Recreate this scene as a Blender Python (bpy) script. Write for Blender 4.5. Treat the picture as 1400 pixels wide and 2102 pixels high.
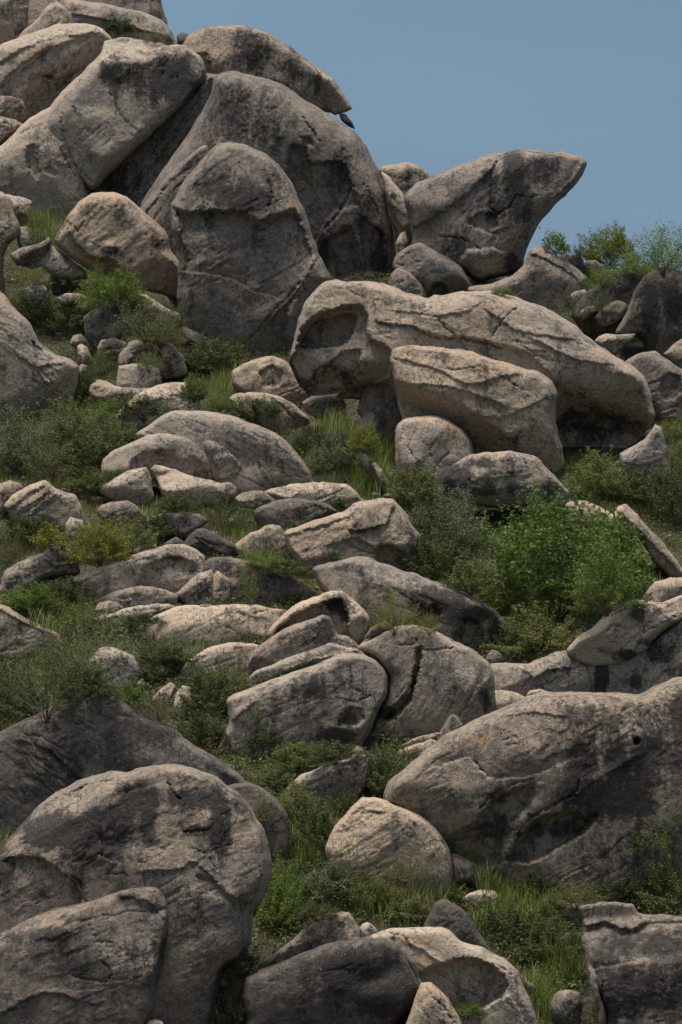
import bpy, math, random
import numpy as np
from mathutils import Vector, Matrix

# ------------------------------------------------------------------ camera, sky, sun, exposure
scn = bpy.context.scene
for o in list(bpy.data.objects): bpy.data.objects.remove(o)
col = scn.collection
CAM = Vector((0.0, 0.0, 1.7)); PITCH = math.radians(10.0); HALF = math.radians(12.0)
W, HH = 1400.0, 2102.0
FPX = (HH/2)/math.tan(HALF)
cam = bpy.data.cameras.new("camera"); camo = bpy.data.objects.new("camera", cam); col.objects.link(camo)
camo.location = CAM; camo.rotation_euler = (math.pi/2+PITCH, 0, 0)
cam.sensor_fit = 'VERTICAL'; cam.sensor_height = 24; cam.lens = 12/math.tan(HALF)
cam.clip_end = 4000; cam.clip_start = 0.1
scn.camera = camo

SUN_EL, SUN_AZ = math.radians(74), math.radians(-30)    # azimuth measured from behind the camera, towards the left
SUN_STR, SUN_ANG = 5.0, 26
SKY_STR = 0.10
w = bpy.data.worlds.new("World"); scn.world = w; w.use_nodes = True
nt = w.node_tree; nt.nodes.clear()
out = nt.nodes.new('ShaderNodeOutputWorld'); bg = nt.nodes.new('ShaderNodeBackground')
sky = nt.nodes.new('ShaderNodeTexSky'); sky.sky_type = 'NISHITA'; sky.sun_disc = False
sky.sun_elevation = SUN_EL; sky.sun_rotation = math.radians(180)-SUN_AZ
sky.air_density = 1.2; sky.dust_density = 3.0
tc = nt.nodes.new('ShaderNodeTexCoord'); sep = nt.nodes.new('ShaderNodeSeparateXYZ')
nt.links.new(tc.outputs['Generated'], sep.inputs[0])
mr = nt.nodes.new('ShaderNodeMapRange'); mr.inputs[1].default_value = 0.0; mr.inputs[2].default_value = 0.9
nt.links.new(sep.outputs['Z'], mr.inputs[0])
ramp = nt.nodes.new('ShaderNodeValToRGB')            # even layer of storm cloud, a little brighter overhead
K = 1.0/SKY_STR
ramp.color_ramp.elements[0].position = 0.0; ramp.color_ramp.elements[0].color = (0.228, 0.350, 0.478, 1)
ramp.color_ramp.elements[1].position = 1.0; ramp.color_ramp.elements[1].color = (0.58, 0.62, 0.66, 1)
e2 = ramp.color_ramp.elements.new(0.42); e2.color = (0.190, 0.296, 0.404, 1)
nt.links.new(mr.outputs[0], ramp.inputs[0])
nz = nt.nodes.new('ShaderNodeTexNoise'); nz.inputs['Scale'].default_value = 1.6; nz.inputs['Detail'].default_value = 4
mp = nt.nodes.new('ShaderNodeMapping'); mp.inputs['Scale'].default_value = (1, 1, 5)
nt.links.new(tc.outputs['Generated'], mp.inputs[0]); nt.links.new(mp.outputs[0], nz.inputs['Vector'])
m1 = nt.nodes.new('ShaderNodeMapRange'); m1.inputs[1].default_value = 0.3; m1.inputs[2].default_value = 0.7
m1.inputs[3].default_value = 0.90*K; m1.inputs[4].default_value = 1.10*K
nt.links.new(nz.outputs[0], m1.inputs[0])
vm = nt.nodes.new('ShaderNodeVectorMath'); vm.operation = 'SCALE'
nt.links.new(ramp.outputs[0], vm.inputs[0]); nt.links.new(m1.outputs[0], vm.inputs['Scale'])
mx = nt.nodes.new('ShaderNodeMix'); mx.data_type = 'RGBA'; mx.inputs[0].default_value = 0.9
nt.links.new(sky.outputs[0], mx.inputs[6]); nt.links.new(vm.outputs[0], mx.inputs[7])
nt.links.new(mx.outputs[2], bg.inputs[0]); bg.inputs[1].default_value = SKY_STR
nt.links.new(bg.outputs[0], out.inputs[0])
sl = bpy.data.lights.new("sun", 'SUN'); sl.energy = SUN_STR; sl.angle = math.radians(SUN_ANG); sl.color = (1.0, 0.92, 0.82)
so = bpy.data.objects.new("sun", sl); col.objects.link(so)
sd = Vector((math.cos(SUN_EL)*math.sin(SUN_AZ), -math.cos(SUN_EL)*math.cos(SUN_AZ), math.sin(SUN_EL)))
so.rotation_euler = sd.to_track_quat('Z', 'Y').to_euler(); so.location = (-10, -10, 60)
scn.view_settings.view_transform = 'Standard'; scn.view_settings.look = 'None'
scn.view_settings.exposure = 0.0; scn.view_settings.gamma = 1.0; scn.view_settings.use_curve_mapping = False
scn.render.engine = 'CYCLES'
scn.cycles.max_bounces = 4; scn.cycles.diffuse_bounces = 3; scn.cycles.transmission_bounces = 2; scn.cycles.transparent_max_bounces = 4

# ------------------------------------------------------------------ helpers
FWD = np.array([0, math.cos(PITCH), math.sin(PITCH)]); UP = np.array([0, -math.sin(PITCH), math.cos(PITCH)]); RT = np.array([1.0, 0, 0])
TAN = math.tan(math.radians(33)); Y0 = 40.0
Z0 = CAM.z + Y0*math.tan(PITCH-HALF)                # the hillside starts where the foot of the view meets Y0
def ray(px, py): return FWD + RT*(px-W/2)/FPX + UP*(HH/2-py)/FPX
def depth(py, px=700):                             # distance along the view axis to the hillside plane
    d = ray(px, py); return (Z0 - Y0*TAN - CAM.z)/(d[2]-d[1]*TAN)
def pt(px, py, D): return np.array(CAM) + ray(px, py)*D

def tag(o, label=None, cat=None, group=None, kind=None):
    if label: o['label'] = label
    if cat: o['category'] = cat
    if group: o['group'] = group
    if kind: o['kind'] = kind
    return o

def mesh_np(name, V, F, mats, mi=None, smooth=True, attrs=None):
    me = bpy.data.meshes.new(name); V = np.asarray(V, np.float32); F = np.asarray(F, np.int32)
    k = F.shape[1]
    me.vertices.add(len(V)); me.vertices.foreach_set('co', V.ravel())
    me.loops.add(F.size); me.loops.foreach_set('vertex_index', F.ravel())
    me.polygons.add(len(F)); me.polygons.foreach_set('loop_start', np.arange(0, F.size, k, dtype=np.int32))
    if smooth: me.polygons.foreach_set('use_smooth', np.ones(len(F), bool))
    for m in mats: me.materials.append(m)
    if mi is not None: me.polygons.foreach_set('material_index', np.asarray(mi, np.int32))
    for an, av in (attrs or {}).items():
        a = me.attributes.new(an, 'FLOAT', 'POINT'); a.data.foreach_set('value', np.asarray(av, np.float32))
    me.update(calc_edges=True); me.validate()
    return me

def _h(ix, iy, iz, s):
    with np.errstate(over='ignore'):
        n = (ix.astype(np.uint32)*np.uint32(374761393) + iy.astype(np.uint32)*np.uint32(668265263) + iz.astype(np.uint32)*np.uint32(2147483647) + np.uint32((s*974634777) & 0xffffffff))
        n = (n ^ (n >> np.uint32(13)))*np.uint32(1274126177); n = n ^ (n >> np.uint32(16))
        n = n*np.uint32(2654435769); n = n ^ (n >> np.uint32(15))
    return n.astype(np.float64)/4294967295.0
def vnoise(p, s=0):
    i = np.floor(p).astype(np.int64); f = p-i; f = f*f*f*(f*(f*6-15)+10)
    r = 0
    for a in (0, 1):
        for b in (0, 1):
            for c in (0, 1):
                wgt = (f[..., 0] if a else 1-f[..., 0])*(f[..., 1] if b else 1-f[..., 1])*(f[..., 2] if c else 1-f[..., 2])
                r = r + wgt*_h(i[..., 0]+a, i[..., 1]+b, i[..., 2]+c, s)
    return r
def fbm(p, o=4, s=0, g=0.5):
    r = 0; a = 1; t = 0
    for k in range(o):
        r = r + a*(vnoise(p*2.03**k + 17.3*k, s+k)); t += a; a *= g
    return r/t
def sstep(a, b, x):
    t = np.clip((x-a)/(b-a), 0, 1); return t*t*(3-2*t)

def P2(s): return np.array([[float(c) for c in q.split(',')] for q in s.split()])
def spline(P, step=6.0, closed=True, k=0.26):
    n = len(P); out = []
    for i in range(n if closed else n-1):
        if closed: a, b, c, d = P[i-1], P[i], P[(i+1) % n], P[(i+2) % n]
        else: a, b, c, d = P[max(i-1, 0)], P[i], P[i+1], P[min(i+2, n-1)]
        L = np.linalg.norm(c-b); m = max(1, int(L/step))
        t0 = (c-a); t1 = (d-b)
        la = np.linalg.norm(t0)+1e-6; lb = np.linalg.norm(t1)+1e-6
        t0 = t0/la*min(la*k, L*0.9); t1 = t1/lb*min(lb*k, L*0.9)
        for j in range(m):
            t = j/m; h00 = 2*t**3-3*t*t+1; h10 = t**3-2*t*t+t; h01 = -2*t**3+3*t*t; h11 = t**3-t*t
            out.append(h00*b+h10*t0+h01*c+h11*t1)
    if not closed: out.append(P[-1])
    return np.array(out)
def segdist(Q, A, B):
    """distance, nearest point and side of Q to segments A-B"""
    best = np.full(len(Q), 1e18); near = np.zeros_like(Q); side = np.zeros(len(Q))
    for a, b in zip(A, B):
        ab = b-a; L = ab@ab+1e-9
        t = np.clip(((Q-a)@ab)/L, 0, 1); pr = a+t[:, None]*ab; e = Q-pr; d = (e*e).sum(1)
        m = d < best
        best[m] = d[m]; near[m] = pr[m]; side[m] = np.sign(ab[0]*e[m, 1]-ab[1]*e[m, 0])
    return np.sqrt(best), near, side
def inside(Q, P):
    r = np.zeros(len(Q), bool); x, y = Q[:, 0], Q[:, 1]; n = len(P)
    for i in range(n):
        x1, y1 = P[i-1]; x2, y2 = P[i]
        if y1 == y2: continue
        c = ((y1 > y) != (y2 > y)) & (x < (x2-x1)*(y-y1)/(y2-y1)+x1); r ^= c
    return r
def blur(Z, k):
    k = int(k)
    for _ in range(2):
        if k < 1: break
        for ax in (0, 1):
            c = np.cumsum(np.pad(Z, [(k+1, k) if a == ax else (0, 0) for a in (0, 1)], mode='edge'), axis=ax)
            Z = (np.take(c, range(2*k+1, c.shape[ax]), ax)-np.take(c, range(0, c.shape[ax]-2*k-1), ax))/(2*k+1)
    return Z

# ------------------------------------------------------------------ materials
def nd(nt, t, **kw):
    n = nt.nodes.new(t)
    for k, v in kw.items():
        if k[0] == 'i' and k[1:].isdigit(): n.inputs[int(k[1:])].default_value = v
        elif k in n.inputs.keys(): n.inputs[k].default_value = v
        else: setattr(n, k, v)
    return n
def math_(nt, op, a, b=None, c=None, clamp=False):
    n = nt.nodes.new('ShaderNodeMath'); n.operation = op; n.use_clamp = clamp
    for i, v in enumerate((a, b, c)):
        if v is None: continue
        if isinstance(v, (int, float)): n.inputs[i].default_value = v
        else: nt.links.new(v, n.inputs[i])
    return n.outputs[0]
def mixc(nt, f, a, b):
    n = nt.nodes.new('ShaderNodeMix'); n.data_type = 'RGBA'
    for i, v in ((0, f), (6, a), (7, b)):
        if isinstance(v, (int, float)): n.inputs[i].default_value = v
        elif isinstance(v, tuple): n.inputs[i].default_value = v+(1,)
        else: nt.links.new(v, n.inputs[i])
    return n.outputs[2]
def rng(nt, v, a, b, c=0.0, d=1.0):
    n = nt.nodes.new('ShaderNodeMapRange'); n.interpolation_type = 'SMOOTHSTEP'
    nt.links.new(v, n.inputs[0])
    for i, x in ((1, a), (2, b), (3, c), (4, d)): n.inputs[i].default_value = x
    return n.outputs[0]

def rock_material():
    m = bpy.data.materials.new("granite"); m.use_nodes = True; nt = m.node_tree; N = nt.nodes; L = nt.links
    bs = N['Principled BSDF']
    tc = nd(nt, 'ShaderNodeTexCoord'); ob = tc.outputs['Object']
    def noise(scale, det=6, rough=0.55, vec=ob, dist=0.0):
        n = nd(nt, 'ShaderNodeTexNoise'); n.inputs['Scale'].default_value = scale; n.inputs['Detail'].default_value = det
        n.inputs['Roughness'].default_value = rough; n.inputs['Distortion'].default_value = dist; L.new(vec, n.inputs['Vector']); return n.outputs[0]
    mp = nd(nt, 'ShaderNodeMapping'); mp.inputs['Scale'].default_value = (2.6, 2.6, 0.45); L.new(ob, mp.inputs[0])
    streak = noise(1.0, 7, 0.62, mp.outputs[0])
    broad = noise(0.55, 6, 0.6); mid = noise(2.2, 8, 0.65); fine = noise(9.0, 8, 0.7); grain = noise(38.0, 5, 0.75)
    mp2 = nd(nt, 'ShaderNodeMapping'); mp2.inputs['Location'].default_value = (31, 7, 13); L.new(ob, mp2.inputs[0])
    def att(n):
        a = nd(nt, 'ShaderNodeAttribute'); a.attribute_name = n; return a.outputs['Fac']
    st, oc, dk = att('stain_shade'), att('ochre'), att('patina')
    base = mixc(nt, rng(nt, mid, 0.25, 0.62), (0.300, 0.232, 0.180), (0.49, 0.395, 0.315))
    base = mixc(nt, rng(nt, broad, 0.50, 0.66, 0, 0.7), base, (0.295, 0.262, 0.235))
    base = mixc(nt, rng(nt, noise(0.8, 5, 0.6, mp2.outputs[0]), 0.56, 0.72, 0, 0.55), base, (0.40, 0.245, 0.135))
    base = mixc(nt, rng(nt, dk, -0.05, 0.2, 0.75, 0), base, (0.53, 0.44, 0.35))
    tn = nd(nt, 'ShaderNodeAttribute'); tn.attribute_name = 'tone'
    tm = nd(nt, 'ShaderNodeMix'); tm.data_type = 'RGBA'; tm.blend_type = 'MULTIPLY'; tm.inputs[0].default_value = 1.0
    L.new(base, tm.inputs[6]); L.new(mixc(nt, tn.outputs['Fac'], (0.84, 0.88, 0.93), (1.04, 0.985, 0.92)), tm.inputs[7]); base = tm.outputs[2]
    skin = mixc(nt, rng(nt, dk, 0.45, 0.95), (0.128, 0.110, 0.098), (0.064, 0.057, 0.053))
    f = math_(nt, 'ADD', dk, math_(nt, 'MULTIPLY', math_(nt, 'SUBTRACT', mid, 0.5), 1.3))
    f = math_(nt, 'ADD', f, math_(nt, 'MULTIPLY', math_(nt, 'SUBTRACT', fine, 0.5), 0.9))
    base = mixc(nt, rng(nt, f, 0.08, 0.72, 0, 0.92), base, skin)      # grey weathered skin
    f = math_(nt, 'ADD', oc, math_(nt, 'MULTIPLY', math_(nt, 'SUBTRACT', fine, 0.5), 1.4))
    base = mixc(nt, rng(nt, f, 0.25, 0.9, 0, 0.75), base, (0.44, 0.255, 0.12))
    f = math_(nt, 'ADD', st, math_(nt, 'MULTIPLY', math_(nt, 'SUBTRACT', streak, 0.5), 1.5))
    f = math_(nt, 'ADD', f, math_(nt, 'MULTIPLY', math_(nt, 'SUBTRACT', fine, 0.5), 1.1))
    base = mixc(nt, rng(nt, f, 0.20, 0.72, 0, 0.93), base, (0.034, 0.031, 0.030))    # black varnish where water runs, and shade painted through the same mask
    base = mixc(nt, math_(nt, 'MULTIPLY', rng(nt, streak, 0.52, 0.66, 0, 0.72), rng(nt, broad, 0.43, 0.56)), base, (0.075, 0.066, 0.060))
    lich = noise(14.0, 3, 0.5, ob, 1.2)                                              # thin dark lichen flecks
    base = mixc(nt, rng(nt, lich, 0.60, 0.72, 0, 0.45), base, (0.075, 0.068, 0.062))
    pale = noise(17.0, 3, 0.5)
    base = mixc(nt, rng(nt, pale, 0.66, 0.76, 0, 0.5), base, (0.46, 0.40, 0.32))
    g = nd(nt, 'ShaderNodeHueSaturation'); L.new(base, g.inputs['Color']); L.new(rng(nt, grain, 0.25, 0.75, 0.72, 1.28), g.inputs['Value'])
    L.new(g.outputs[0], bs.inputs['Base Color'])
    bs.inputs['Roughness'].default_value = 0.88; bs.inputs['Specular IOR Level'].default_value = 0.25
    # relief: sheets flaking off, hairline cracks, grain
    vo = nd(nt, 'ShaderNodeTexVoronoi'); vo.feature = 'DISTANCE_TO_EDGE'; vo.inputs['Scale'].default_value = 1.5
    dn = nd(nt, 'ShaderNodeTexNoise'); dn.inputs['Scale'].default_value = 2.6; dn.inputs['Detail'].default_value = 6; L.new(ob, dn.inputs['Vector'])
    va = nd(nt, 'ShaderNodeVectorMath'); va.operation = 'MULTIPLY_ADD'; L.new(dn.outputs['Color'], va.inputs[0]); va.inputs[1].default_value = (0.9, 0.9, 0.9)
    L.new(ob, va.inputs[2]); L.new(va.outputs[0], vo.inputs['Vector'])
    fl = noise(1.5, 8, 0.62, ob, 0.5)
    t = math_(nt, 'MULTIPLY', fl, 12.0); fr = math_(nt, 'FRACT', t); terr = math_(nt, 'ADD', math_(nt, 'FLOOR', t), rng(nt, fr, 0.0, 0.09))
    edge = math_(nt, 'MULTIPLY', rng(nt, math_(nt, 'ABSOLUTE', math_(nt, 'SUBTRACT', fr, 0.05)), 0.02, 0.10, 1, 0), rng(nt, noise(1.1, 4), 0.42, 0.55))
    crack = math_(nt, 'MULTIPLY', rng(nt, vo.outputs['Distance'], 0.0, 0.022, -1.0, 0.0), rng(nt, noise(0.9, 4), 0.56, 0.64))
    jt = math_(nt, 'MAXIMUM', math_(nt, 'MULTIPLY', crack, -0.7), math_(nt, 'MULTIPLY', edge, 0.72))
    L.new(mixc(nt, jt, g.outputs[0], (0.040, 0.034, 0.030)), bs.inputs['Base Color'])   # soil and lichen in the cracks, shadow painted along the flake edges
    hgt = math_(nt, 'MULTIPLY', terr, 0.042)
    hgt = math_(nt, 'ADD', hgt, math_(nt, 'MULTIPLY', crack, 0.06))
    hgt = math_(nt, 'ADD', hgt, math_(nt, 'MULTIPLY', fine, 0.035))
    hgt = math_(nt, 'ADD', hgt, math_(nt, 'MULTIPLY', mid, 0.055))
    hgt = math_(nt, 'ADD', hgt, math_(nt, 'MULTIPLY', grain, 0.016))
    bp = nd(nt, 'ShaderNodeBump'); bp.inputs['Strength'].default_value = 0.9; bp.inputs['Distance'].default_value = 1.0
    L.new(hgt, bp.inputs['Height']); L.new(bp.outputs[0], bs.inputs['Normal'])
    return m
ROCK = rock_material()

def leaf_material(name, c1, c2, tr=0.35):
    m = bpy.data.materials.new(name); m.use_nodes = True; nt = m.node_tree; L = nt.links
    bs = nt.nodes['Principled BSDF']; o = nt.nodes['Material Output']
    a = nd(nt, 'ShaderNodeAttribute'); a.attribute_name = 'tint'
    oi = nd(nt, 'ShaderNodeObjectInfo')
    f = math_(nt, 'ADD', math_(nt, 'MULTIPLY', a.outputs['Fac'], 0.8), math_(nt, 'MULTIPLY', oi.outputs['Random'], 0.3), clamp=True)
    c = mixc(nt, f, c1, c2); L.new(c, bs.inputs['Base Color'])
    bs.inputs['Roughness'].default_value = 0.6; bs.inputs['Specular IOR Level'].default_value = 0.25
    t = nd(nt, 'ShaderNodeBsdfTranslucent'); L.new(c, t.inputs[0])
    mi = nd(nt, 'ShaderNodeMixShader'); mi.inputs[0].default_value = tr
    L.new(bs.outputs[0], mi.inputs[1]); L.new(t.outputs[0], mi.inputs[2]); L.new(mi.outputs[0], o.inputs[0])
    return m
def plain(name, c, rough=0.9):
    m = bpy.data.materials.new(name); m.use_nodes = True; b = m.node_tree.nodes['Principled BSDF']; nt = m.node_tree
    n = nd(nt, 'ShaderNodeTexNoise'); n.inputs['Scale'].default_value = 9; n.inputs['Detail'].default_value = 6
    tc = nd(nt, 'ShaderNodeTexCoord'); nt.links.new(tc.outputs['Object'], n.inputs['Vector'])
    nt.links.new(mixc(nt, rng(nt, n.outputs[0], .3, .7), tuple(x*0.6 for x in c), tuple(x*1.35 for x in c)), b.inputs['Base Color'])
    b.inputs['Roughness'].default_value = rough; return m
M_DARK = leaf_material("dark_olive_leaf", (0.036, 0.050, 0.020), (0.150, 0.172, 0.068))
M_OLIVE = leaf_material("olive_leaf", (0.070, 0.088, 0.030), (0.220, 0.240, 0.088))
M_GREEN = leaf_material("bright_green_leaf", (0.048, 0.088, 0.020), (0.195, 0.260, 0.060))
M_LIME = leaf_material("yellow_green_leaf", (0.085, 0.115, 0.018), (0.26, 0.28, 0.055))
M_GREY = leaf_material("grey_green_leaf", (0.070, 0.092, 0.048), (0.185, 0.215, 0.115))
M_GRASS = leaf_material("green_grass_blade", (0.085, 0.130, 0.026), (0.260, 0.300, 0.080), 0.3)
M_STRAW = leaf_material("dry_grass_blade", (0.14, 0.12, 0.055), (0.30, 0.255, 0.12), 0.3)
M_TWIG = plain("grey_bark", (0.10, 0.082, 0.064))
M_SOIL = plain("dark_hill_soil", (0.040, 0.036, 0.022))

# ------------------------------------------------------------------ the hillside
def crest_y(x):
    t = sstep(-1.0, 4.0, x)
    yl = (CAM.y + ray(700, 335)*depth(335))[1] if False else ray(700, 335)[1]*depth(335)
    yr = ray(700, 548)[1]*depth(548)
    return yl*(1-t) + yr*t
def ground_z(x, y):
    pl = Z0 + (y-Y0)*TAN
    lo = Z0 - 0.25 + (y-Y0)*0.02
    yc = crest_y(x); zc = Z0+(yc-Y0)*TAN
    hi = zc - (y-yc)*0.25
    k = 0.5
    z = -k*np.log(np.exp(-np.clip(pl-hi, -40, 40)/k)+1)+hi - 0    # soft minimum of slope and far side
    z = np.where(pl-hi < -20, pl, z)
    z = np.maximum(z, np.where(y < 90, lo, -20.0))
    p = np.stack([x*0.35, y*0.35, x*0+3.1], -1)
    return z + (fbm(p, 4, 5)-0.5)*0.45*sstep(34, 42, y)
def build_ground():
    xs = np.concatenate([[-900, -400, -200, -100, -60, -40, -30], np.arange(-24, 24.01, 0.3), [30, 40, 60, 100, 200, 400, 900]])
    ys = np.concatenate([[-200, -60, -20, 0, 15, 25, 32], np.arange(36, 100, 0.3), [104, 110, 120, 140, 180, 260, 400, 800, 1500]])
    X, Y = np.meshgrid(xs, ys); Z = ground_z(X, Y)
    V = np.stack([X, Y, Z], -1).reshape(-1, 3); nx, ny = len(xs), len(ys)
    i = np.arange(ny-1)[:, None]*nx+np.arange(nx-1)[None]; i = i.ravel()
    F = np.stack([i, i+1, i+nx+1, i+nx], 1)
    o = bpy.data.objects.new("hillside", mesh_np("hillside", V, F, [M_SOIL])); col.objects.link(o)
    return tag(o, kind='structure')
GROUND = build_ground()
# ------------------------------------------------------------------ boulders: each outline is swelled into a closed stone with its own facets, hollows and cracks
ROCKS = []; _seed = [0]
def R(label, b, H, outl, pl=(), hol=(), cr=(), stp=(), bp=(), st=(), oc=(), pat=0.25, g=20, k=None, rr=0.42, step=2.4, back=None, rough=1.0, name='boulder', cat='boulder', group=None, terr=1.0, ext=None, tone=None):
    """b: foot row that sets the distance; H: swell; pl: (x,y,dir,slope) facets; hol: (depth,bevel,'poly'); cr: (width,depth,'line'); stp: (amp,fade,'line');
       bp: (x,y,rx,ry,amp) bumps; st/oc: (x,y,rx,ry,a) varnish and painted-shade patches, ochre patches; pat: grey skin; g: grain angle"""
    _seed[0] += 1; sd = _seed[0]; rs = np.random.RandomState(sd)
    ex_ = 0.36*H if ext is None else ext*H; PP = P2(outl); yc = PP.mean(0)[1]; yh = PP[:, 1].max()-yc
    PP[:, 1] += ex_*np.clip((PP[:, 1]-yc)/yh, 0, 1)**1.5        # the foot goes on below the soil
    P = spline(PP, k=0.12 if name == 'rock' else 0.24); s = depth(b)/FPX; D = depth(b)+(0.33*H+0.75*ex_)*s; s = D/FPX
    n = len(P)
    q = np.concatenate([P/23.0, np.full((n, 1), sd*1.7)], 1)
    P = P + np.stack([fbm(q, 3, sd)-0.5, fbm(q+40, 3, sd)-0.5], 1)*2*min(3.6, 0.035*(P.max(0)-P.min(0)).min()+0.6)*rough
    B = np.roll(P, -1, 0)
    size = min(P.max(0)-P.min(0)); step = min(step, max(1.4, size/26))
    x0, y0 = P.min(0)-step*1.5; x1, y1 = P.max(0)+step*1.5
    xs = np.arange(x0, x1, step); ys = np.arange(y0, y1, step); nx, ny = len(xs), len(ys)
    X, Y = np.meshgrid(xs, ys); Q = np.stack([X.ravel(), Y.ravel()], 1)
    ins = inside(Q, P); d, near, _ = segdist(Q, P, B); d = np.where(ins, d, 0.0)
    inr = d.max(); Rr = max(2.0, rr*inr)
    e = np.clip(d/Rr, 0, 1); E = np.sqrt(np.clip(1-(1-e)**2, 0, 1)); e2 = np.clip(d/(Rr*0.28), 0, 1); E2 = np.sqrt(np.clip(1-(1-e2)**2, 0, 1))
    Hs = H
    z = Hs*(0.5*E+0.5*E2)
    kk = (k if k is not None else 0.06)*Hs + 1.0
    pls = list(pl)
    if not pls:     # facets of its own making: a lit top, a cut side or two
        cx, cy = P.mean(0); ex, ey = (P.max(0)-P.min(0))/2
        pls.append((cx, cy-ey*rs.uniform(0.15, .4), 90+rs.uniform(-20, 20), rs.uniform(.7, 1.2)*Hs/ey))
        for _ in range(3):
            a = rs.uniform(-160, -20) if _ else rs.choice([rs.uniform(-30, 30), rs.uniform(150, 210)])
            pls.append((cx+math.cos(math.radians(a))*ex*.45, cy-math.sin(math.radians(a))*ey*.35, a, rs.uniform(.4, .9)*Hs/min(ex, ey)))
    cx, cy = P.mean(0); ex, ey = (P.max(0)-P.min(0))/2
    for a in (rs.uniform(20, 70), rs.uniform(110, 160), rs.uniform(190, 250), rs.uniform(290, 350)):     # slight cuts that break the roundness
        pls.append((cx+math.cos(math.radians(a))*ex*.5, cy-math.sin(math.radians(a))*ey*.5, a, rs.uniform(.35, .8)*Hs/min(ex, ey)))
    for (ax, ay, ang, slp) in pls:
        u = math.cos(math.radians(ang)), -math.sin(math.radians(ang))
        pz = Hs - slp*((Q[:, 0]-ax)*u[0]+(Q[:, 1]-ay)*u[1])
        pz = np.maximum(pz, 0.08*Hs+2)
        hh = np.clip(0.5+0.5*(pz-z)/kk, 0, 1); z = pz*(1-hh)+z*hh-kk*hh*(1-hh)
    z = np.maximum(z, 0)
    zin = np.minimum(z, H*2)
    z = blur(zin.reshape(ny, nx), max(1, round(Hs*0.03/step))).ravel()
    fade = np.clip(d/5.0, 0, 1)
    # features
    q3 = np.stack([Q[:, 0]/60, Q[:, 1]/60, np.full(len(Q), sd*3.3)], 1)
    wob = np.stack([fbm(q3*4, 3, 3)-0.5, fbm(q3*4+9, 3, 4)-0.5], 1)*8 + np.stack([fbm(q3*19, 2, 6)-0.5, fbm(q3*19+9, 2, 7)-0.5], 1)*6
    Qw = Q+wob
    for (x, y, rx, ry, a) in bp:
        z += a*np.exp(-((Q[:, 0]-x)/rx)**2-((Q[:, 1]-y)/ry)**2)*fade
    for (dep, bev, poly) in hol:
        pp = spline(P2(poly)); di, _, _ = segdist(Qw, pp, np.roll(pp, -1, 0)); di = np.where(inside(Qw, pp), di, 0)
        z -= dep*sstep(0, 1, di/max(bev, 0.1))*np.clip(d/4, 0, 1)
    for (amp, fd, line) in stp:
        pp = spline(P2(line), closed=False); di, _, sg = segdist(Qw, pp[:-1], pp[1:])
        z += 0.62*amp*np.where(sg < 0, 1, 0)*np.exp(-(di/fd/0.75)**1.3)*sstep(0, 2.5, di)*fade
    crm = np.zeros(len(Q))
    for (wd, dep, line) in cr:
        pp = spline(P2(line), closed=False); di, _, _ = segdist(Qw, pp[:-1], pp[1:])
        z -= 0.8*dep*np.exp(-(di/wd/0.65)**2)*(0.35+0.65*sstep(.35, .6, fbm(q3*5+50, 2, 8)))*fade
    # weathering relief in the stone's own space (metres)
    M = np.stack([Q[:, 0]*s, -Q[:, 1]*s, z*s+sd*7.7], 1)
    ga = math.radians(g); ca, sa = math.cos(ga), math.sin(ga)
    Mg = np.stack([(M[:, 0]*ca+M[:, 1]*sa)*0.38, (-M[:, 0]*sa+M[:, 1]*ca)*1.25, M[:, 2]], 1)
    sc = min(1.0, inr/32.0); fq = min(2.2, max(1.0, 40.0/inr))**0.8; M = M*fq; Mg = Mg*fq
    rel = (fbm(M*0.5, 2, 11)-0.5)*11*sc + (fbm(Mg*1.8, 5, 12, 0.55)-0.5)*5.5*sc
    nn = fbm(Mg*1.0+5, 6, 13, 0.58)*11; terrc = np.floor(nn)+sstep(0, 0.10, nn-np.floor(nn))
    msk = sstep(0.42, 0.60, fbm(M*0.8+30, 3, 14))
    rel += (terrc-5.5)*2.6*terr*sc*msk
    rd = 1-np.abs(2*fbm(Mg*np.array([.7, 1.5, 1.2])+60, 5, 15, 0.55)-1); rel -= sstep(0.955, 1.0, rd)*5*sc*sstep(0.48, 0.62, fbm(M*0.9+77, 2, 16))
    rel += (fbm(M*7.0, 3, 17)-0.5)*2.6
    z = z + rel*rough*0.75*np.clip(d/12, 0, 1)*0.8
    z = np.where(ins, np.maximum(z, 0.4), 0)
    sta = np.zeros(len(Q)); och = np.zeros(len(Q))
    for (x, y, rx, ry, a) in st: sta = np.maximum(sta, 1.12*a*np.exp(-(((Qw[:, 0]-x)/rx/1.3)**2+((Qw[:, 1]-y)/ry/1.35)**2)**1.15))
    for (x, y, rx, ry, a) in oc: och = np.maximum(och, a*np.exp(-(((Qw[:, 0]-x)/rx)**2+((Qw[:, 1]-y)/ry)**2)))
    # mesh: cells touching the inside, outer corners pulled on to the outline
    inn = ins.reshape(ny, nx)
    cell = inn[:-1, :-1] | inn[1:, :-1] | inn[:-1, 1:] | inn[1:, 1:]
    cj, ci = np.nonzero(cell); a0 = cj*nx+ci
    quad = np.stack([a0, a0+nx, a0+nx+1, a0+1], 1)
    used = np.unique(quad); mp_ = -np.ones(nx*ny, int); mp_[used] = np.arange(len(used))
    QQ = np.where(ins[:, None], Q, near)[used]; zz = z[used]
    T = (back if back is not None else max(0.7*H, 0.45*inr)); cx, cy = (P.max(0)+P.min(0))/2; C = pt(cx, cy, D)
    def world(QQ, zz):
        r = FWD[None]+RT[None]*((QQ[:, :1]-W/2)/FPX)+UP[None]*((HH/2-QQ[:, 1:2])/FPX)
        return np.array(CAM)[None]+r*(D-zz*s)[:, None]-C[None]
    Vf = world(QQ, zz); Ff = mp_[quad]
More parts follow.
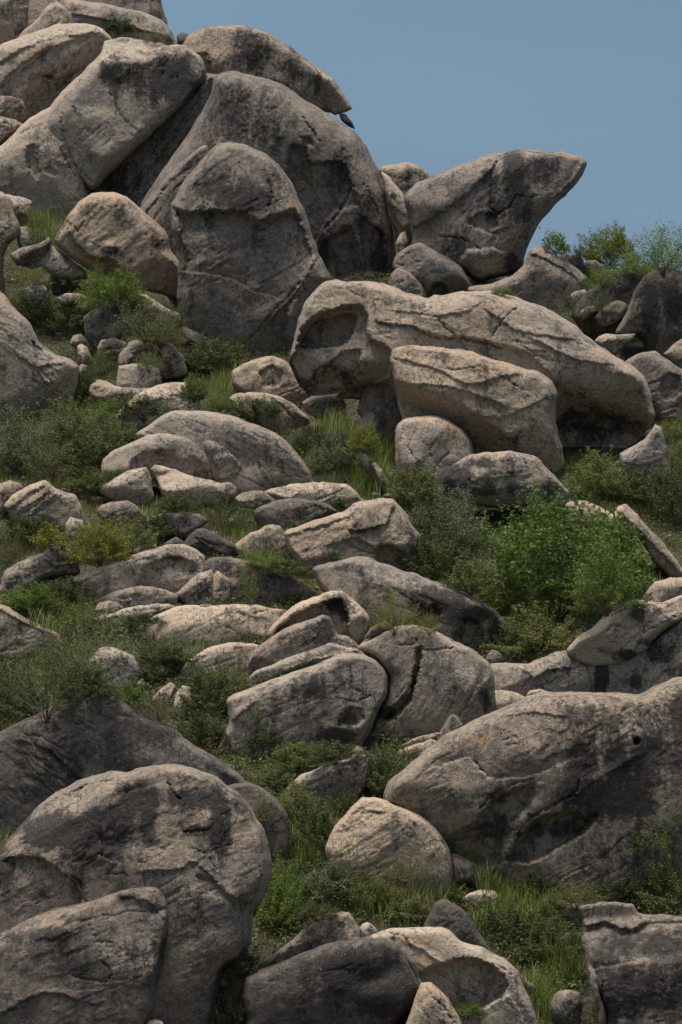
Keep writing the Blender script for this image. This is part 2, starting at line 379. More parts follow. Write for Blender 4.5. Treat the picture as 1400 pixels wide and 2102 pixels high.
    # far side: the same outline, coarser
    t4 = max(step*2.2, size/30); xs2 = np.arange(x0, x1+t4, t4); ys2 = np.arange(y0, y1+t4, t4); n2 = len(xs2)
    X2, Y2 = np.meshgrid(xs2, ys2); Q2 = np.stack([X2.ravel(), Y2.ravel()], 1); i2 = inside(Q2, P); d2, nr2, _ = segdist(Q2, P, B); d2 = np.where(i2, d2, 0)
    e3 = np.clip(d2/Rr, 0, 1); zb = -T*np.sqrt(np.clip(1-(1-e3)**2, 0, 1)); in2 = i2.reshape(len(ys2), n2)
    cell2 = in2[:-1, :-1] | in2[1:, :-1] | in2[:-1, 1:] | in2[1:, 1:]; cj, ci = np.nonzero(cell2); a0 = cj*n2+ci
    q2 = np.stack([a0, a0+1, a0+n2+1, a0+n2], 1); u2 = np.unique(q2); m2 = -np.ones(len(Q2), int); m2[u2] = np.arange(len(u2))
    Vb = world(np.where(i2[:, None], Q2, nr2)[u2], zb[u2]); Fb = m2[q2]+len(Vf)
    F = np.concatenate([Ff, Fb]); V = np.concatenate([Vf, Vb])
    at = {'stain_shade': np.concatenate([sta[used], np.zeros(len(Vb))]), 'ochre': np.concatenate([och[used], np.zeros(len(Vb))]), 'patina': np.full(len(V), pat), 'tone': np.full(len(V), tone if tone is not None else rs.rand())}
    me = mesh_np(name, V, F, [ROCK], attrs=at)
    o = bpy.data.objects.new(name, me); o.location = C; col.objects.link(o)
    tag(o, label, cat, group); ROCKS.append(o)
    return o
def S(label, b, H, outl, **kw):
    kw.setdefault('rr', 0.30); kw.setdefault('k', 0.03); kw.setdefault('rough', 1.45)
    kw.setdefault('name', 'rock'); kw.setdefault('cat', 'rock'); return R(label, b, H, outl, **kw)
# ------------------------------------------------------------------ top left: the crown of the hill
R("blocky grey outcrop against the sky at the very top of the hill", 338, 40, "170,-40 328,-40 331,0 338,30 343,48 320,70 180,80", pl=[(320,10,0,1.2),(250,-10,90,.4)], pat=.3)
R("long pale ledge rock near the top with a green bush on its slope", 352, 55, "60,-25 150,-3 222,9 262,17 300,27 330,40 350,62 368,92 372,130 200,150 60,110", pl=[(250,40,80,.6),(340,60,40,.8)], stp=[(9,30,"150,30 215,42 280,60 350,80")], pat=.3)
S("recessed brown slab between two pale columns in the top left corner", 350, 14, "0,-30 110,-30 110,60 70,120 0,130", pl=[(45,0,0,.1)], pat=.45)
S("pale column cut by the left frame edge in the top left corner", 372, 30, "-60,-30 25,-30 28,20 28,55 33,86 15,110 -60,125", pat=.2)
S("small pale pointed rock with a rusty tip above the largest lit boulder", 385, 40, "15,130 25,90 45,66 66,50 92,24 105,6 118,2 134,15 147,32 153,60 150,95 90,120 25,120", pl=[(100,30,160,.9),(125,30,0,.8)], oc=[(135,42,10,16,.8),(115,14,10,8,.6)], pat=.1, ext=0)
R("pale upper left boulder with rusty diagonal ledges, beside the deep slanting gully", 402, 60, "-60,125 0,92 60,68 120,50 160,46 190,51 214,64 240,92 240,130 200,180 150,240 110,270 80,290 0,320 -60,340",
  pl=[(150,100,-48,.8),(80,92,100,1.4),(20,200,-100,.3)], rr=.3, stp=[(12,35,"0,175 40,140 78,112 128,92"),(9,25,"0,130 50,100 110,78 190,70")], cr=[(3,9,"0,180 20,165 70,130 100,98")],
  hol=[(14,9,"62,150 100,148 120,158 180,128 205,100 150,160 105,205 60,245 55,190")], oc=[(60,110,45,25,.55),(10,150,30,20,.4)], pat=.1, g=35, ext=0)
R("huge pale cut-faced boulder with black streaks under its bright rim, upper left", 436, 88, "90,235 120,195 150,165 205,112 214,84 258,78 330,88 385,98 412,118 423,150 418,168 385,207 345,246 290,297 240,345 192,393 178,387 158,360 120,300 60,300 50,262",
  pl=[(320,124,92,2.0),(160,190,152,.7),(330,250,-48,.5),(408,130,20,1.2)], k=.04, rr=.3, st=[(232,150,26,26,.75),(270,165,45,42,.6),(345,160,60,50,.8),(392,185,26,38,.8),(318,140,80,18,.6)],
  cr=[(2.5,8,"128,232 126,262 140,310 152,338 190,375"),(2,5,"225,190 250,240 285,272"),(2,5,"150,220 160,255")], bp=[(255,150,40,45,-9),(230,320,50,30,6)], hol=[(-7,30,"150,215 240,220 268,290 220,350 175,330 150,270")], pat=.12, g=50, ext=0)
R("cream left-hand block below the slanting gully, cut by the left frame edge", 445, 60, "-60,320 0,300 42,258 66,240 112,216 150,240 160,300 172,345 182,385 184,396 158,425 135,440 60,450 -60,450",
  pl=[(60,300,120,.6),(110,330,0,.35),(60,360,-100,.3)], cr=[(2.5,7,"118,250 122,300 140,335 155,365"),(2,5,"55,300 62,350 45,390")], hol=[(8,7,"55,298 74,294 76,330 88,356 72,370 52,335"),(6,6,"85,345 105,340 124,360 105,362")], oc=[(65,310,12,25,.5)], pat=.08)
S("dark-mottled stone wedged at the left frame edge above a cream ledge", 428, 22, "-30,198 20,196 44,203 56,222 52,238 30,246 -30,243", st=[(20,215,30,15,.5)], pat=.4)
S("thin cream ledge stone at the left frame edge under the dark-mottled stone", 432, 18, "-30,235 5,236 30,246 50,260 20,275 0,290 -30,298", pat=.1)
R("rounded dome on the skyline left of centre, dark-stained on its left side", 392, 78, "372,98 385,75 418,55 450,52 500,53 548,65 585,88 620,113 645,133 668,150 695,182 714,216 700,234 650,225 560,185 480,175 420,165 392,125",
  pl=[(480,72,95,1.0),(600,120,45,.6),(420,90,150,.7)], st=[(510,90,28,26,.85),(515,120,50,30,.55),(600,140,18,40,.6),(650,180,10,30,.5)], hol=[(10,8,"395,115 425,105 435,155 400,150")], pat=.42, g=70, ext=0)
S("slanting flake slab hanging off the right shoulder of the skyline dome", 398, 30, "648,137 664,148 684,164 707,194 722,223 706,231 688,235 668,222 660,190 652,160", pl=[(690,190,215,.6)], pat=.3, ext=0)
S("small dark chip under the tip of the hanging flake slab on the skyline", 400, 12, "694,230 708,234 716,242 724,250 730,266 712,255 700,246", pat=.8, st=[(712,245,30,30,.4)], ext=0)
S("small dark stone on the skyline between the pale ledge and the rounded dome", 380, 14, "362,76 372,68 385,70 392,80 382,96 364,94", pat=.8)
R("dark slanting slabs in the shade behind the pale cut-faced boulder", 430, 50, "170,404 186,378 230,336 286,288 338,238 380,200 410,172 425,152 452,155 436,190 404,255 340,345 292,428 250,430",
  pl=[(330,300,140,.35)], st=[(250,385,50,40,.6),(330,330,40,50,.4)], stp=[(13,22,"250,420 320,330 405,225 430,165"),(9,18,"215,400 300,320 380,245")], cr=[(3,10,"245,405 330,310 410,200")], pat=.5, g=48, oc=[(350,265,12,30,.5)])
R("great grey dome left of centre that the sky meets on its right flank", 560, 150, "440,160 452,149 480,146 530,158 580,173 640,213 690,243 725,268 752,300 770,335 784,368 798,412 808,450 815,500 806,548 806,640 700,680 600,650 330,520 285,425 340,340 395,260 428,200",
  pl=[(520,185,98,.9),(700,320,40,.5),(620,330,-90,.12),(420,300,165,.55),(790,480,-5,1.0)], hol=[(9,8,"612,278 640,282 646,300 622,302"),(12,10,"590,300 632,296 640,330 700,330 740,420 690,440 640,500 590,420"),(14,12,"655,500 720,460 735,560 700,580 660,560"),(13,10,"735,440 790,480 790,560 745,560")],
  cr=[(4,14,"705,340 722,385 700,430 665,470 645,490"),(3,9,"620,240 655,290"),(2.5,8,"740,365 760,400 775,440"),(2.5,8,"722,470 735,520 740,560")], bp=[(760,390,30,40,10)],
  st=[(480,240,70,60,.55),(540,260,55,45,.5),(700,360,30,50,.55),(560,180,70,12,.3),(660,520,18,60,.6),(780,520,16,60,.75),(745,430,20,40,.5),(440,290,50,50,.4)], pat=.55, g=75, tone=.45)
R("smooth grey shoulder between the dark slabs and the tall capped boulder", 650, 62, "250,425 290,428 335,368 400,308 430,300 420,420 390,640 362,625 330,565 300,500",
  pl=[(340,430,150,.5)], cr=[(2,8,"295,445 345,380 415,325"),(2,6,"310,460 350,400 400,345")], st=[(335,500,28,40,.4)], pat=.55, g=45)
R("tall boulder with a dark overhanging cap above a smooth scooped face, upper middle", 735, 120, "470,292 500,296 540,312 575,340 600,375 615,410 632,450 645,490 655,522 682,568 655,600 622,645 606,730 590,752 520,752 480,720 430,694 380,668 362,600 368,520 350,470 352,420 385,360 420,320 445,297",
  pl=[(480,350,95,.75),(400,380,150,.5),(600,420,30,.5),(600,600,-40,.6)], k=.08,
  hol=[(26,16,"350,425 392,432 440,428 500,432 532,448 560,440 610,425 640,500 650,530 600,640 575,800 340,800 350,640 372,520")], stp=[(16,30,"560,655 610,600 650,535"),(-10,25,"400,560 470,570 520,600 560,610")],
  cr=[(3,10,"652,530 610,590 560,640 520,690 480,725"),(2,5,"500,465 540,470 600,505"),(2.5,9,"355,425 375,460 372,500"),(4,10,"548,436 560,410 552,370")], bp=[(420,545,40,40,8),(480,660,60,40,-10),(520,590,20,16,9)],
  st=[(500,405,60,26,1.0),(455,385,50,34,.7),(560,380,30,40,.6),(420,440,30,40,.45),(560,400,16,40,.6),(400,500,40,40,.4),(390,620,20,40,.4)], oc=[(600,425,16,8,.8),(480,440,50,10,.3)], pat=.48, g=30)
R("round-topped boulder with an overhanging lip, left of the tall capped boulder", 672, 85, "160,415 190,396 235,394 265,409 300,438 345,480 350,510 375,550 386,580 378,602 355,611 315,600 280,592 235,572 190,558 140,528 112,497 135,450",
  pl=[(210,420,100,.9),(320,500,35,.7),(300,540,-60,.55),(140,470,160,.8)], hol=[(32,7,"100,480 146,440 144,475 158,500 182,522 205,530 232,530 255,552 285,590 260,640 100,600")], cr=[(2.5,8,"172,456 160,475 152,465"),(2,6,"180,500 205,505 225,525")], bp=[(225,505,14,10,8),(325,505,14,30,-6)],
  st=[(230,518,25,9,.6),(325,505,16,14,.6),(200,430,50,20,.2)], oc=[(172,535,14,16,.6)], pat=.25, g=40, ext=0)
# ------------------------------------------------------------------ left flank
R("tall undercut pillar at the left frame edge below the cream block", 660, 36, "-60,392 0,395 20,405 32,440 42,470 38,484 22,500 10,525 6,560 12,600 10,640 -60,650", pl=[(0,420,80,.8),(20,500,-30,.8)], st=[(5,520,20,30,.3)], pat=.3, ext=0)
S("pale block with a dark shaded notch beside the undercut pillar at left", 610, 26, "8,398 40,402 68,412 66,440 55,460 40,462 25,440 10,425", pl=[(45,420,90,1),(60,430,-20,1)], hol=[(12,5,"36,438 62,440 55,462 38,460")], pat=.1, ext=0)
S("small grey rounded rock above a brown split stone, next to the pillar at left", 660, 24, "34,478 42,466 62,464 86,468 92,490 88,506 70,515 40,512", pat=.45)
S("brown split stone with rusty edge leaning by the pillar at left", 672, 20, "22,520 45,506 80,500 100,484 106,495 96,520 84,541 62,543 35,539", pl=[(60,520,-60,.8)], oc=[(84,500,9,25,.7),(45,520,16,8,.6)], pat=.5)
S("pale slanting slab pointing down right beneath the round-topped boulder at left", 668, 22, "78,540 86,510 104,504 130,520 175,554 178,566 150,568 110,562", pl=[(120,530,50,.8)], pat=.15)
R("large smooth pale boulder filling the left frame edge, with loose flakes on its face", 850, 85, "-60,595 0,598 14,612 26,630 52,652 66,672 80,700 112,725 145,736 161,748 157,790 140,826 80,840 0,845 -60,845",
  pl=[(20,660,75,.8),(120,760,-20,.9),(80,800,-70,.7)], hol=[(-9,4,"62,688 92,712 94,718 80,716 66,702"),(-8,4,"80,762 106,786 98,792 90,780")], stp=[(9,20,"45,735 75,755 130,745"),(9,18,"85,830 110,800 150,760")], cr=[(2,6,"45,732 85,760 108,788")], st=[(60,740,60,40,.28)], pat=.28, g=-35, tone=.35)
S("grey angular rock standing in scrub below the round-topped boulder", 735, 45, "172,652 190,636 214,627 235,620 246,636 251,680 236,705 190,702 173,682", pl=[(210,645,110,.9),(240,660,-5,.9)], pat=.55)
S("brownish half-buried stone in scrub right under the round-topped boulder", 655, 20, "104,572 118,565 145,568 152,590 148,604 110,602", pat=.45)
S("small flat stone in the scrub left of the grey angular rock", 700, 15, "118,612 135,602 165,602 180,612 176,622 150,622 128,620", pat=.3)
S("pebble-sized grey stone touching the top of the grey angular rock", 712, 12, "168,626 180,618 192,622 194,636 182,642 170,638", pat=.45)
S("flat pale stone in low scrub near the left edge, below the split stone", 695, 12, "46,594 62,585 92,586 98,596 90,612 56,612", pat=.2)
S("small triangular stone in the scrub beneath the grey angular rock", 748, 15, "144,704 150,690 166,686 180,702 178,710 155,710", pat=.4)
S("black-blotched pale stone above the arched rock on the left flank", 765, 22, "200,712 208,698 235,695 260,704 258,726 228,736 204,730", st=[(228,708,22,12,.7)], pat=.2)
S("cream upright stone beside the right edge of the smooth pale boulder", 790, 18, "158,712 166,706 180,712 188,738 172,746 160,738", pat=.08)
S("small brown block in the notch right of the smooth pale boulder", 800, 15, "160,752 166,747 180,750 181,776 166,780 160,770", pat=.4)
R("long pale slanting rock running down right from under the round-topped boulder", 712, 22, "250,582 270,588 300,605 340,630 385,655 390,672 350,672 300,650 262,618", pl=[(320,625,55,.6)], pat=.1, name='rock', cat='rock', ext=0)
S("smooth blunt-nosed rock sloping down at the foot of the tall capped boulder", 735, 24, "372,668 400,680 425,690 444,704 449,722 438,728 410,715 378,695 365,680", pl=[(410,690,60,.7)], pat=.35)
S("arched pale rock with grass in its hollow, on the left flank", 798, 40, "243,750 245,726 262,702 284,698 304,693 332,694 357,710 376,737 385,758 368,766 340,764 260,770", pl=[(290,715,110,.7),(350,725,30,.8)], hol=[(22,8,"258,760 272,725 300,712 325,720 350,745 360,790 258,800")], st=[(355,735,25,12,.4)], pat=.25)
S("pale pedestal-shaped block with a flat top, under the arched rock", 836, 26, "244,752 275,747 318,750 329,758 332,790 310,802 240,800 240,775", pl=[(285,758,90,2),(290,790,-90,-.3)], pat=.15)
S("low rock with a sloping lip to the left, under the pedestal-shaped block", 850, 26, "181,802 186,790 200,781 222,786 240,793 280,797 320,796 312,812 280,832 245,834 213,820 188,814", pl=[(240,798,90,1.5),(200,795,150,.8)], pat=.25)
S("white-topped wedge slab left of a bright green herb patch", 882, 40, "222,862 250,838 280,812 320,792 352,787 392,785 415,793 410,836 405,860 340,860 290,884 230,880", pl=[(330,815,100,.9),(405,810,0,1.2)], pat=.05, g=15)
R("round boulder with a chipped pale facet left of the cave rock", 832, 62, "476,762 503,744 530,734 552,730 577,737 605,753 632,778 637,804 615,836 580,838 510,812 478,790", pl=[(560,755,100,1.0),(520,775,150,.6),(610,800,-20,.6)], hol=[(8,4,"530,762 560,748 584,765 575,790 545,798 535,780")], cr=[(2,6,"540,795 562,786 560,815")], pat=.3)
R("low cracked boulder with grass along its left side, below the chipped round boulder", 875, 40, "470,818 485,808 525,804 568,812 602,830 636,857 628,875 600,888 560,884 490,850", pl=[(560,822,80,1.1),(610,850,20,.6)], cr=[(2.5,9,"515,806 560,820 590,845 625,878")], pat=.22)
# ------------------------------------------------------------------ skyline right
R("beak-shaped boulder leaning right against the sky, dark stains down its face", 600, 110, "828,402 860,374 900,356 946,336 979,324 1025,313 1068,306 1114,308 1150,312 1171,314 1196,324 1205,334 1202,350 1186,377 1164,398 1136,424 1114,450 1095,482 1079,516 1073,550 1062,562 1025,571 982,581 950,562 900,560 850,530 842,460",
  pl=[(1050,330,94,1.3),(900,385,118,.8),(1128,385,-38,1.1),(1040,520,-75,.35)], k=.04, stp=[(-14,45,"1026,314 1012,345 970,388 925,425 898,440 860,462"),(10,26,"1195,328 1165,375 1125,410 1085,470 1072,540")],
  cr=[(2.6,10,"1026,314 1012,345 970,388 925,425 898,440"),(2,8,"1000,420 1020,440 1045,425 1060,400"),(2,8,"960,450 985,470 1015,478 1040,470"),(2,7,"900,485 950,490 1000,520 1040,530"),(2,7,"1060,400 1085,405 1110,400")], hol=[(8,6,"960,460 985,432 1020,440 1024,468 1000,478"),(-8,8,"940,540 960,512 1010,508 1050,520 1058,560 980,582")],
  st=[(1058,350,22,36,.95),(1110,350,34,32,.75),(1015,430,20,22,.8),(1068,410,26,40,.85),(1005,375,20,40,.6),(940,500,30,30,.55),(1050,540,14,20,.8),(1080,440,16,40,.5),(900,370,50,30,.3)], oc=[(925,440,22,14,.7),(985,345,18,22,.45),(1172,322,14,8,.6)], pat=.42, g=60, ext=0)
R("broad brown base boulder supporting the beak-shaped boulder", 640, 55, "960,590 1010,580 1055,565 1078,540 1086,512 1110,506 1150,528 1190,554 1206,572 1195,592 1172,618 1140,650 1040,640 980,625", pl=[(1110,545,60,.8),(1060,580,-80,.15),(1190,590,-20,.6)], stp=[(8,20,"1080,520 1115,530 1160,555 1195,585")], cr=[(2,6,"1085,525 1130,540 1160,560")], pat=.45)
R("grey faceted boulder with a dark notch, left under the beak-shaped boulder", 628, 60, "806,550 815,520 840,506 862,498 880,505 904,520 940,541 965,570 984,595 975,615 890,620 850,600", pl=[(870,525,70,.9),(840,555,-130,.8),(900,580,-70,.8)], hol=[(24,8,"878,600 888,582 905,576 920,590 925,620 875,620")], st=[(835,540,30,12,.3)], pat=.55)
S("low grey stone tucked between the great dome and the long cave rock", 640, 24, "795,605 800,560 815,548 840,560 862,580 876,608 850,625 800,625", pat=.5)
R("small pale-topped dome on the skyline left of the beak-shaped boulder", 478, 40, "778,348 790,340 807,335 836,333 861,342 878,354 888,366 870,400 830,430 800,430 785,380", pl=[(820,350,100,1.2)], st=[(845,365,30,14,.4)], pat=.35)
S("slanting pale wedge rock leaning right of the great dome", 560, 36, "783,352 800,364 818,385 838,412 855,442 868,470 858,492 832,506 812,490 805,450 790,400", pl=[(830,420,40,.9),(815,440,210,.6)], st=[(808,404,8,6,.9),(845,480,12,14,.5)], pat=.15, g=-50, ext=0)
S("narrow stone below the slanting pale wedge rock", 585, 16, "812,500 822,480 832,476 838,500 830,520 815,530", pat=.3)
S("low rubble rock on the ridge, left of three by the hilltop bushes", 562, 12, "1146,528 1156,520 1166,519 1176,528 1174,538 1150,538", pat=.2)
S("low rubble rock on the ridge, middle of three by the hilltop bushes", 568, 18, "1160,536 1170,526 1186,522 1196,532 1204,552 1190,562 1168,556", pat=.35)
S("low rubble rock on the ridge, right of three by the hilltop bushes", 572, 16, "1198,545 1206,535 1222,534 1240,548 1232,562 1212,566 1200,560", pat=.3)
# ------------------------------------------------------------------ centre: the long cave rock
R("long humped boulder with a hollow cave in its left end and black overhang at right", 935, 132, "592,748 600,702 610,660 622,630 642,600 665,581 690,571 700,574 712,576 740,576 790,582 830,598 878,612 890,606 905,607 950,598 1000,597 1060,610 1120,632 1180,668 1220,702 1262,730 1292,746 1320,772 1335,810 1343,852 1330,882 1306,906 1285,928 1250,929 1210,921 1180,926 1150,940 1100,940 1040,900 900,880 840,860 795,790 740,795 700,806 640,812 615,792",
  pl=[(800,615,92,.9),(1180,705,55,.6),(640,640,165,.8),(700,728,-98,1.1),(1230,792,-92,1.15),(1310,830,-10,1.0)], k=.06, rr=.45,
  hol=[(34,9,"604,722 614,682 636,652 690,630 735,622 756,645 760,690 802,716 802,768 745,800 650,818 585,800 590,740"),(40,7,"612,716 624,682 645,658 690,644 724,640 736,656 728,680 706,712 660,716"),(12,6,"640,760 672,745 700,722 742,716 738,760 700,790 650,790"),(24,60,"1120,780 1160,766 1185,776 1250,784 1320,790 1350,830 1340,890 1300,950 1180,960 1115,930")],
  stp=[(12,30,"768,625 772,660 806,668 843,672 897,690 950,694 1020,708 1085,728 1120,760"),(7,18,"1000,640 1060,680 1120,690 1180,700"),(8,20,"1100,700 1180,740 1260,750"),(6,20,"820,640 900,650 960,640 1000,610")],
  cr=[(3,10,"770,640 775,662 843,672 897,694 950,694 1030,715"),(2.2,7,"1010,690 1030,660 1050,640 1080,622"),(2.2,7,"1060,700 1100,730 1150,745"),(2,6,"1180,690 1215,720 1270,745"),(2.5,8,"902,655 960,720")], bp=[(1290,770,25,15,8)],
  st=[(820,620,60,16,.4),(720,590,30,20,.3),(1000,650,70,26,.3),(760,705,12,10,.4),(1220,870,80,40,.55),(690,770,60,30,.45),(640,700,20,30,.3)], oc=[(1130,640,20,8,.3),(1000,690,90,20,.35)], pat=.27, g=-12, tone=.65, ext=0)  # varnish on the back; overhang and undercut left end darkened with painted shade
R("flaky brown boulder jutting out in front of the long humped boulder", 990, 100, "800,742 806,716 814,710 835,707 900,711 960,720 1010,735 1060,750 1108,764 1134,783 1144,810 1140,850 1150,890 1159,936 1136,966 1080,985 1000,985 900,960 850,930 822,850 812,800",
  pl=[(960,765,80,.35),(935,822,-122,1.5),(1120,850,-10,.9),(1060,890,-80,.55)], k=.05, stp=[(9,20,"830,740 900,760 960,790 1060,770"),(8,20,"870,790 940,800 1030,830"),(7,22,"960,850 1030,860 1100,830")],
  cr=[(2,6,"880,745 930,760 990,750"),(2,6,"950,800 965,790 960,770"),(2,6,"1020,770 1075,800 1080,830")], st=[(900,730,70,12,.4),(1060,900,60,40,.3),(1010,760,60,10,.3)], oc=[(960,795,26,16,.6),(930,850,50,30,.45),(1000,820,60,30,.3)], pat=.24, g=-10, tone=.9)
S("pale triangular rock lying inside the gap under the long humped boulder", 912, 30, "690,812 715,795 743,778 790,766 800,800 782,832 768,828 735,818 706,816", pl=[(750,790,110,.8)], pat=.3)
S("brown wedge rock filling the gap left under the flaky brown boulder", 922, 34, "735,850 745,800 765,768 800,742 850,770 880,900 830,915 790,890", pl=[(805,830,170,.3)], oc=[(810,800,20,20,.3)], pat=.45)
S("flat-topped grey stone in shadow above the tall bright grass", 888, 24, "620,828 640,814 690,811 708,817 713,830 708,852 650,852 626,842", pl=[(665,824,90,2)], pat=.3)
S("pale pointed stone standing in grass between the caves", 932, 26, "730,872 742,858 764,845 776,850 790,875 803,903 785,925 740,915", pl=[(762,865,150,.6),(775,870,10,1)], pat=.2)
S("dark round stone poking from scrub beneath the tall bright grass", 955, 34, "662,890 675,876 692,871 708,873 722,892 730,915 722,945 672,945", pl=[(695,890,95,.9)], pat=.75)
S("leaning slab in grass, left of a parallel pair in the green gully", 1010, 12, "738,932 748,928 762,945 775,975 768,985 752,968", pat=.35, ext=0)
S("leaning slab in grass, right of a parallel pair in the green gully", 1018, 14, "762,952 770,948 784,964 796,988 802,1006 790,1012 776,985", pat=.15, ext=0)
R("rust-tinted cream boulder standing upright in front of the flaky brown boulder", 1000, 72, "810,892 816,870 835,858 858,854 885,852 908,856 930,865 955,884 968,906 976,940 960,985 900,1000 850,992 816,968 811,925",
  pl=[(870,875,92,1.0),(825,910,170,.6),(945,900,25,.8)], cr=[(2,7,"850,885 840,920 860,950"),(2,7,"900,900 880,930 905,960"),(2,6,"870,905 885,925 870,950"),(2,6,"920,930 900,950 885,985")], oc=[(865,862,20,12,.8),(925,895,26,40,.75),(940,930,20,30,.4)], st=[(835,960,22,30,.45),(880,900,14,50,.2)], pat=.1, g=80, terr=1.4)
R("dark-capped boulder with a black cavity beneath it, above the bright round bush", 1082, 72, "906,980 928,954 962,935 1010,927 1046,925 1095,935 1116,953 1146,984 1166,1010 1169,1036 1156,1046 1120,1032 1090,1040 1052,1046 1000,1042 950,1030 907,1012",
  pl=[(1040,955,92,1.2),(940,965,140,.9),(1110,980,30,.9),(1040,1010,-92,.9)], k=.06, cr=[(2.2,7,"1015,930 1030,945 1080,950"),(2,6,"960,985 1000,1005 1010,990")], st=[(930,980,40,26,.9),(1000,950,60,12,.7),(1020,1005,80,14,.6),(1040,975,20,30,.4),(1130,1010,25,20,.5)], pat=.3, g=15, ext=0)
# ------------------------------------------------------------------ right edge
R("dark ridge boulder veiled by bushes, left of the biggest dark one at right", 700, 60, "1172,640 1190,612 1216,592 1244,572 1282,549 1310,545 1336,553 1332,600 1292,655 1266,700 1230,690 1190,665", pl=[(1280,580,100,.8),(1230,620,150,.5)], st=[(1280,600,50,40,.3)], pat=.8)
R("biggest dark boulder at the right frame edge, fluted with black streaks", 752, 80, "1262,678 1289,636 1304,593 1321,568 1343,552 1371,551 1400,555 1460,560 1460,740 1400,705 1366,725 1332,712 1311,684", pl=[(1370,590,95,.8),(1320,620,160,.8),(1380,690,-80,.4)], st=[(1335,640,20,50,.8),(1385,630,22,50,.8),(1350,600,60,24,.6),(1320,690,16,20,.6)], bp=[(1355,640,14,60,9),(1310,640,12,40,6)], pat=.6, g=80)
S("knobbly dark rock in front of the veiled ridge boulder", 725, 26, "1222,648 1240,628 1262,617 1280,618 1292,626 1284,645 1260,662 1232,662", pat=.6)
S("small sunlit pale stone beside bushes under the ridge rubble", 650, 12, "1172,606 1182,598 1200,594 1208,602 1196,614 1178,620", pat=.02)
S("thin pale stone left of the knobbly dark rock", 712, 12, "1190,640 1205,630 1220,628 1222,640 1205,652 1192,650", pat=.2)
S("flat pale wedge in the gap below the biggest dark boulder", 765, 20, "1220,700 1228,690 1250,685 1285,685 1304,684 1300,697 1282,708 1262,722 1240,712", pl=[(1260,695,95,1)], pat=.25)
R("rounded boulder with a ring-shaped scar at the right frame edge", 870, 64, "1280,745 1296,730 1322,721 1343,720 1366,733 1400,760 1460,785 1460,880 1400,866 1350,850 1310,800", pl=[(1340,745,95,1),(1320,780,170,.6)], hol=[(9,4,"1352,800 1356,776 1374,764 1396,772 1402,800 1385,822 1362,820")], st=[(1360,735,40,10,.3)], pat=.5)
S("rust-brown rock behind, between the fluted boulder and the ring-scarred one", 795, 24, "1362,728 1385,705 1410,690 1460,690 1460,800 1410,780 1385,750", oc=[(1390,720,30,20,.4)], pat=.45)
S("pale standing stone right below the black overhang", 1010, 40, "1272,932 1296,918 1322,903 1346,870 1360,876 1368,914 1377,965 1360,985 1300,985 1275,960", pl=[(1340,900,140,.6),(1358,920,0,1.0)], pat=.22)
S("long slanting rock at the right edge with a black hollow beneath, behind the leafy sapling", 1180, 42, "1160,1035 1170,1026 1200,1028 1229,1039 1257,1055 1270,1040 1287,1036 1310,1061 1340,1092 1366,1120 1400,1168 1440,1205 1400,1196 1375,1188 1346,1160 1329,1134 1311,1106 1260,1100 1180,1075",
  pl=[(1320,1085,50,1.0),(1200,1045,90,.8)], stp=[(9,16,"1262,1046 1300,1080 1350,1130 1400,1185")], pat=.28, g=-50, ext=0)
R("pale cracked slab at right edge behind the big leaning boulder", 1275, 36, "1314,1240 1326,1215 1343,1196 1375,1186 1440,1188 1440,1262 1330,1262", pl=[(1370,1205,95,1)], pat=.15, name='rock', cat='rock')
R("black-blotched boulder at right, resting slantwise on the streaked rock below it", 1425, 66, "1163,1334 1180,1313 1214,1288 1258,1246 1286,1230 1329,1234 1357,1237 1385,1226 1440,1212 1440,1255 1396,1277 1357,1300 1329,1336 1289,1361 1243,1371 1211,1371 1176,1358",
  pl=[(1290,1262,105,.9),(1200,1325,150,.6),(1300,1335,-60,.6)], k=.05, tone=.6, cr=[(2.2,7,"1235,1300 1260,1285 1300,1290"),(2.2,7,"1300,1360 1320,1300 1400,1262")], hol=[(9,5,"1165,1340 1182,1345 1192,1364 1180,1366")], st=[(1305,1262,16,11,.8),(1288,1345,24,10,.9),(1325,1318,20,9,.7),(1240,1338,16,9,.5),(1350,1253,12,9,.5)], pat=.06, g=40, ext=0)
R("dark-streaked rock with a vertical black stripe, under the black-blotched slantwise boulder at right", 1428, 50, "1180,1372 1240,1352 1330,1322 1400,1262 1460,1235 1460,1440 1300,1450 1190,1440", pl=[(1340,1340,130,.2)], st=[(1231,1398,10,34,1.25),(1238,1388,10,18,1.2),(1310,1400,26,16,.6),(1350,1345,34,20,.65),(1400,1380,36,18,.5)], pat=.15, g=50)
R("smooth pale saddle rock with a bark-like ridge, left of the vertical black stripe", 1430, 40, "1000,1375 1007,1362 1050,1360 1086,1360 1114,1352 1143,1337 1163,1334 1172,1350 1214,1370 1218,1440 1150,1440 1080,1440 1015,1430", pl=[(1130,1360,110,.9),(1060,1380,90,.7)], hol=[(-9,5,"1090,1398 1096,1380 1118,1358 1150,1340 1170,1350 1176,1372 1130,1378 1105,1394")], stp=[(7,14,"1030,1368 1080,1380 1110,1410")], pat=.3, g=30)
S("small flat pale rock in the dip behind the huge right-hand boulder", 1450, 16, "1000,1440 1008,1420 1030,1416 1060,1423 1090,1434 1088,1452 1010,1470", pat=.02)
S("little brown-spotted stone sitting on the rim of the huge right-hand boulder", 1458, 12, "1080,1428 1087,1418 1108,1414 1128,1422 1126,1434 1100,1438 1084,1438", oc=[(1090,1428,8,6,.5)], pat=.15)
S("small dark wedge stone between the shark-backed boulder and the olive bush", 1375, 16, "994,1362 1000,1345 1010,1334 1022,1338 1036,1352 1044,1366 1020,1372", pat=.6)
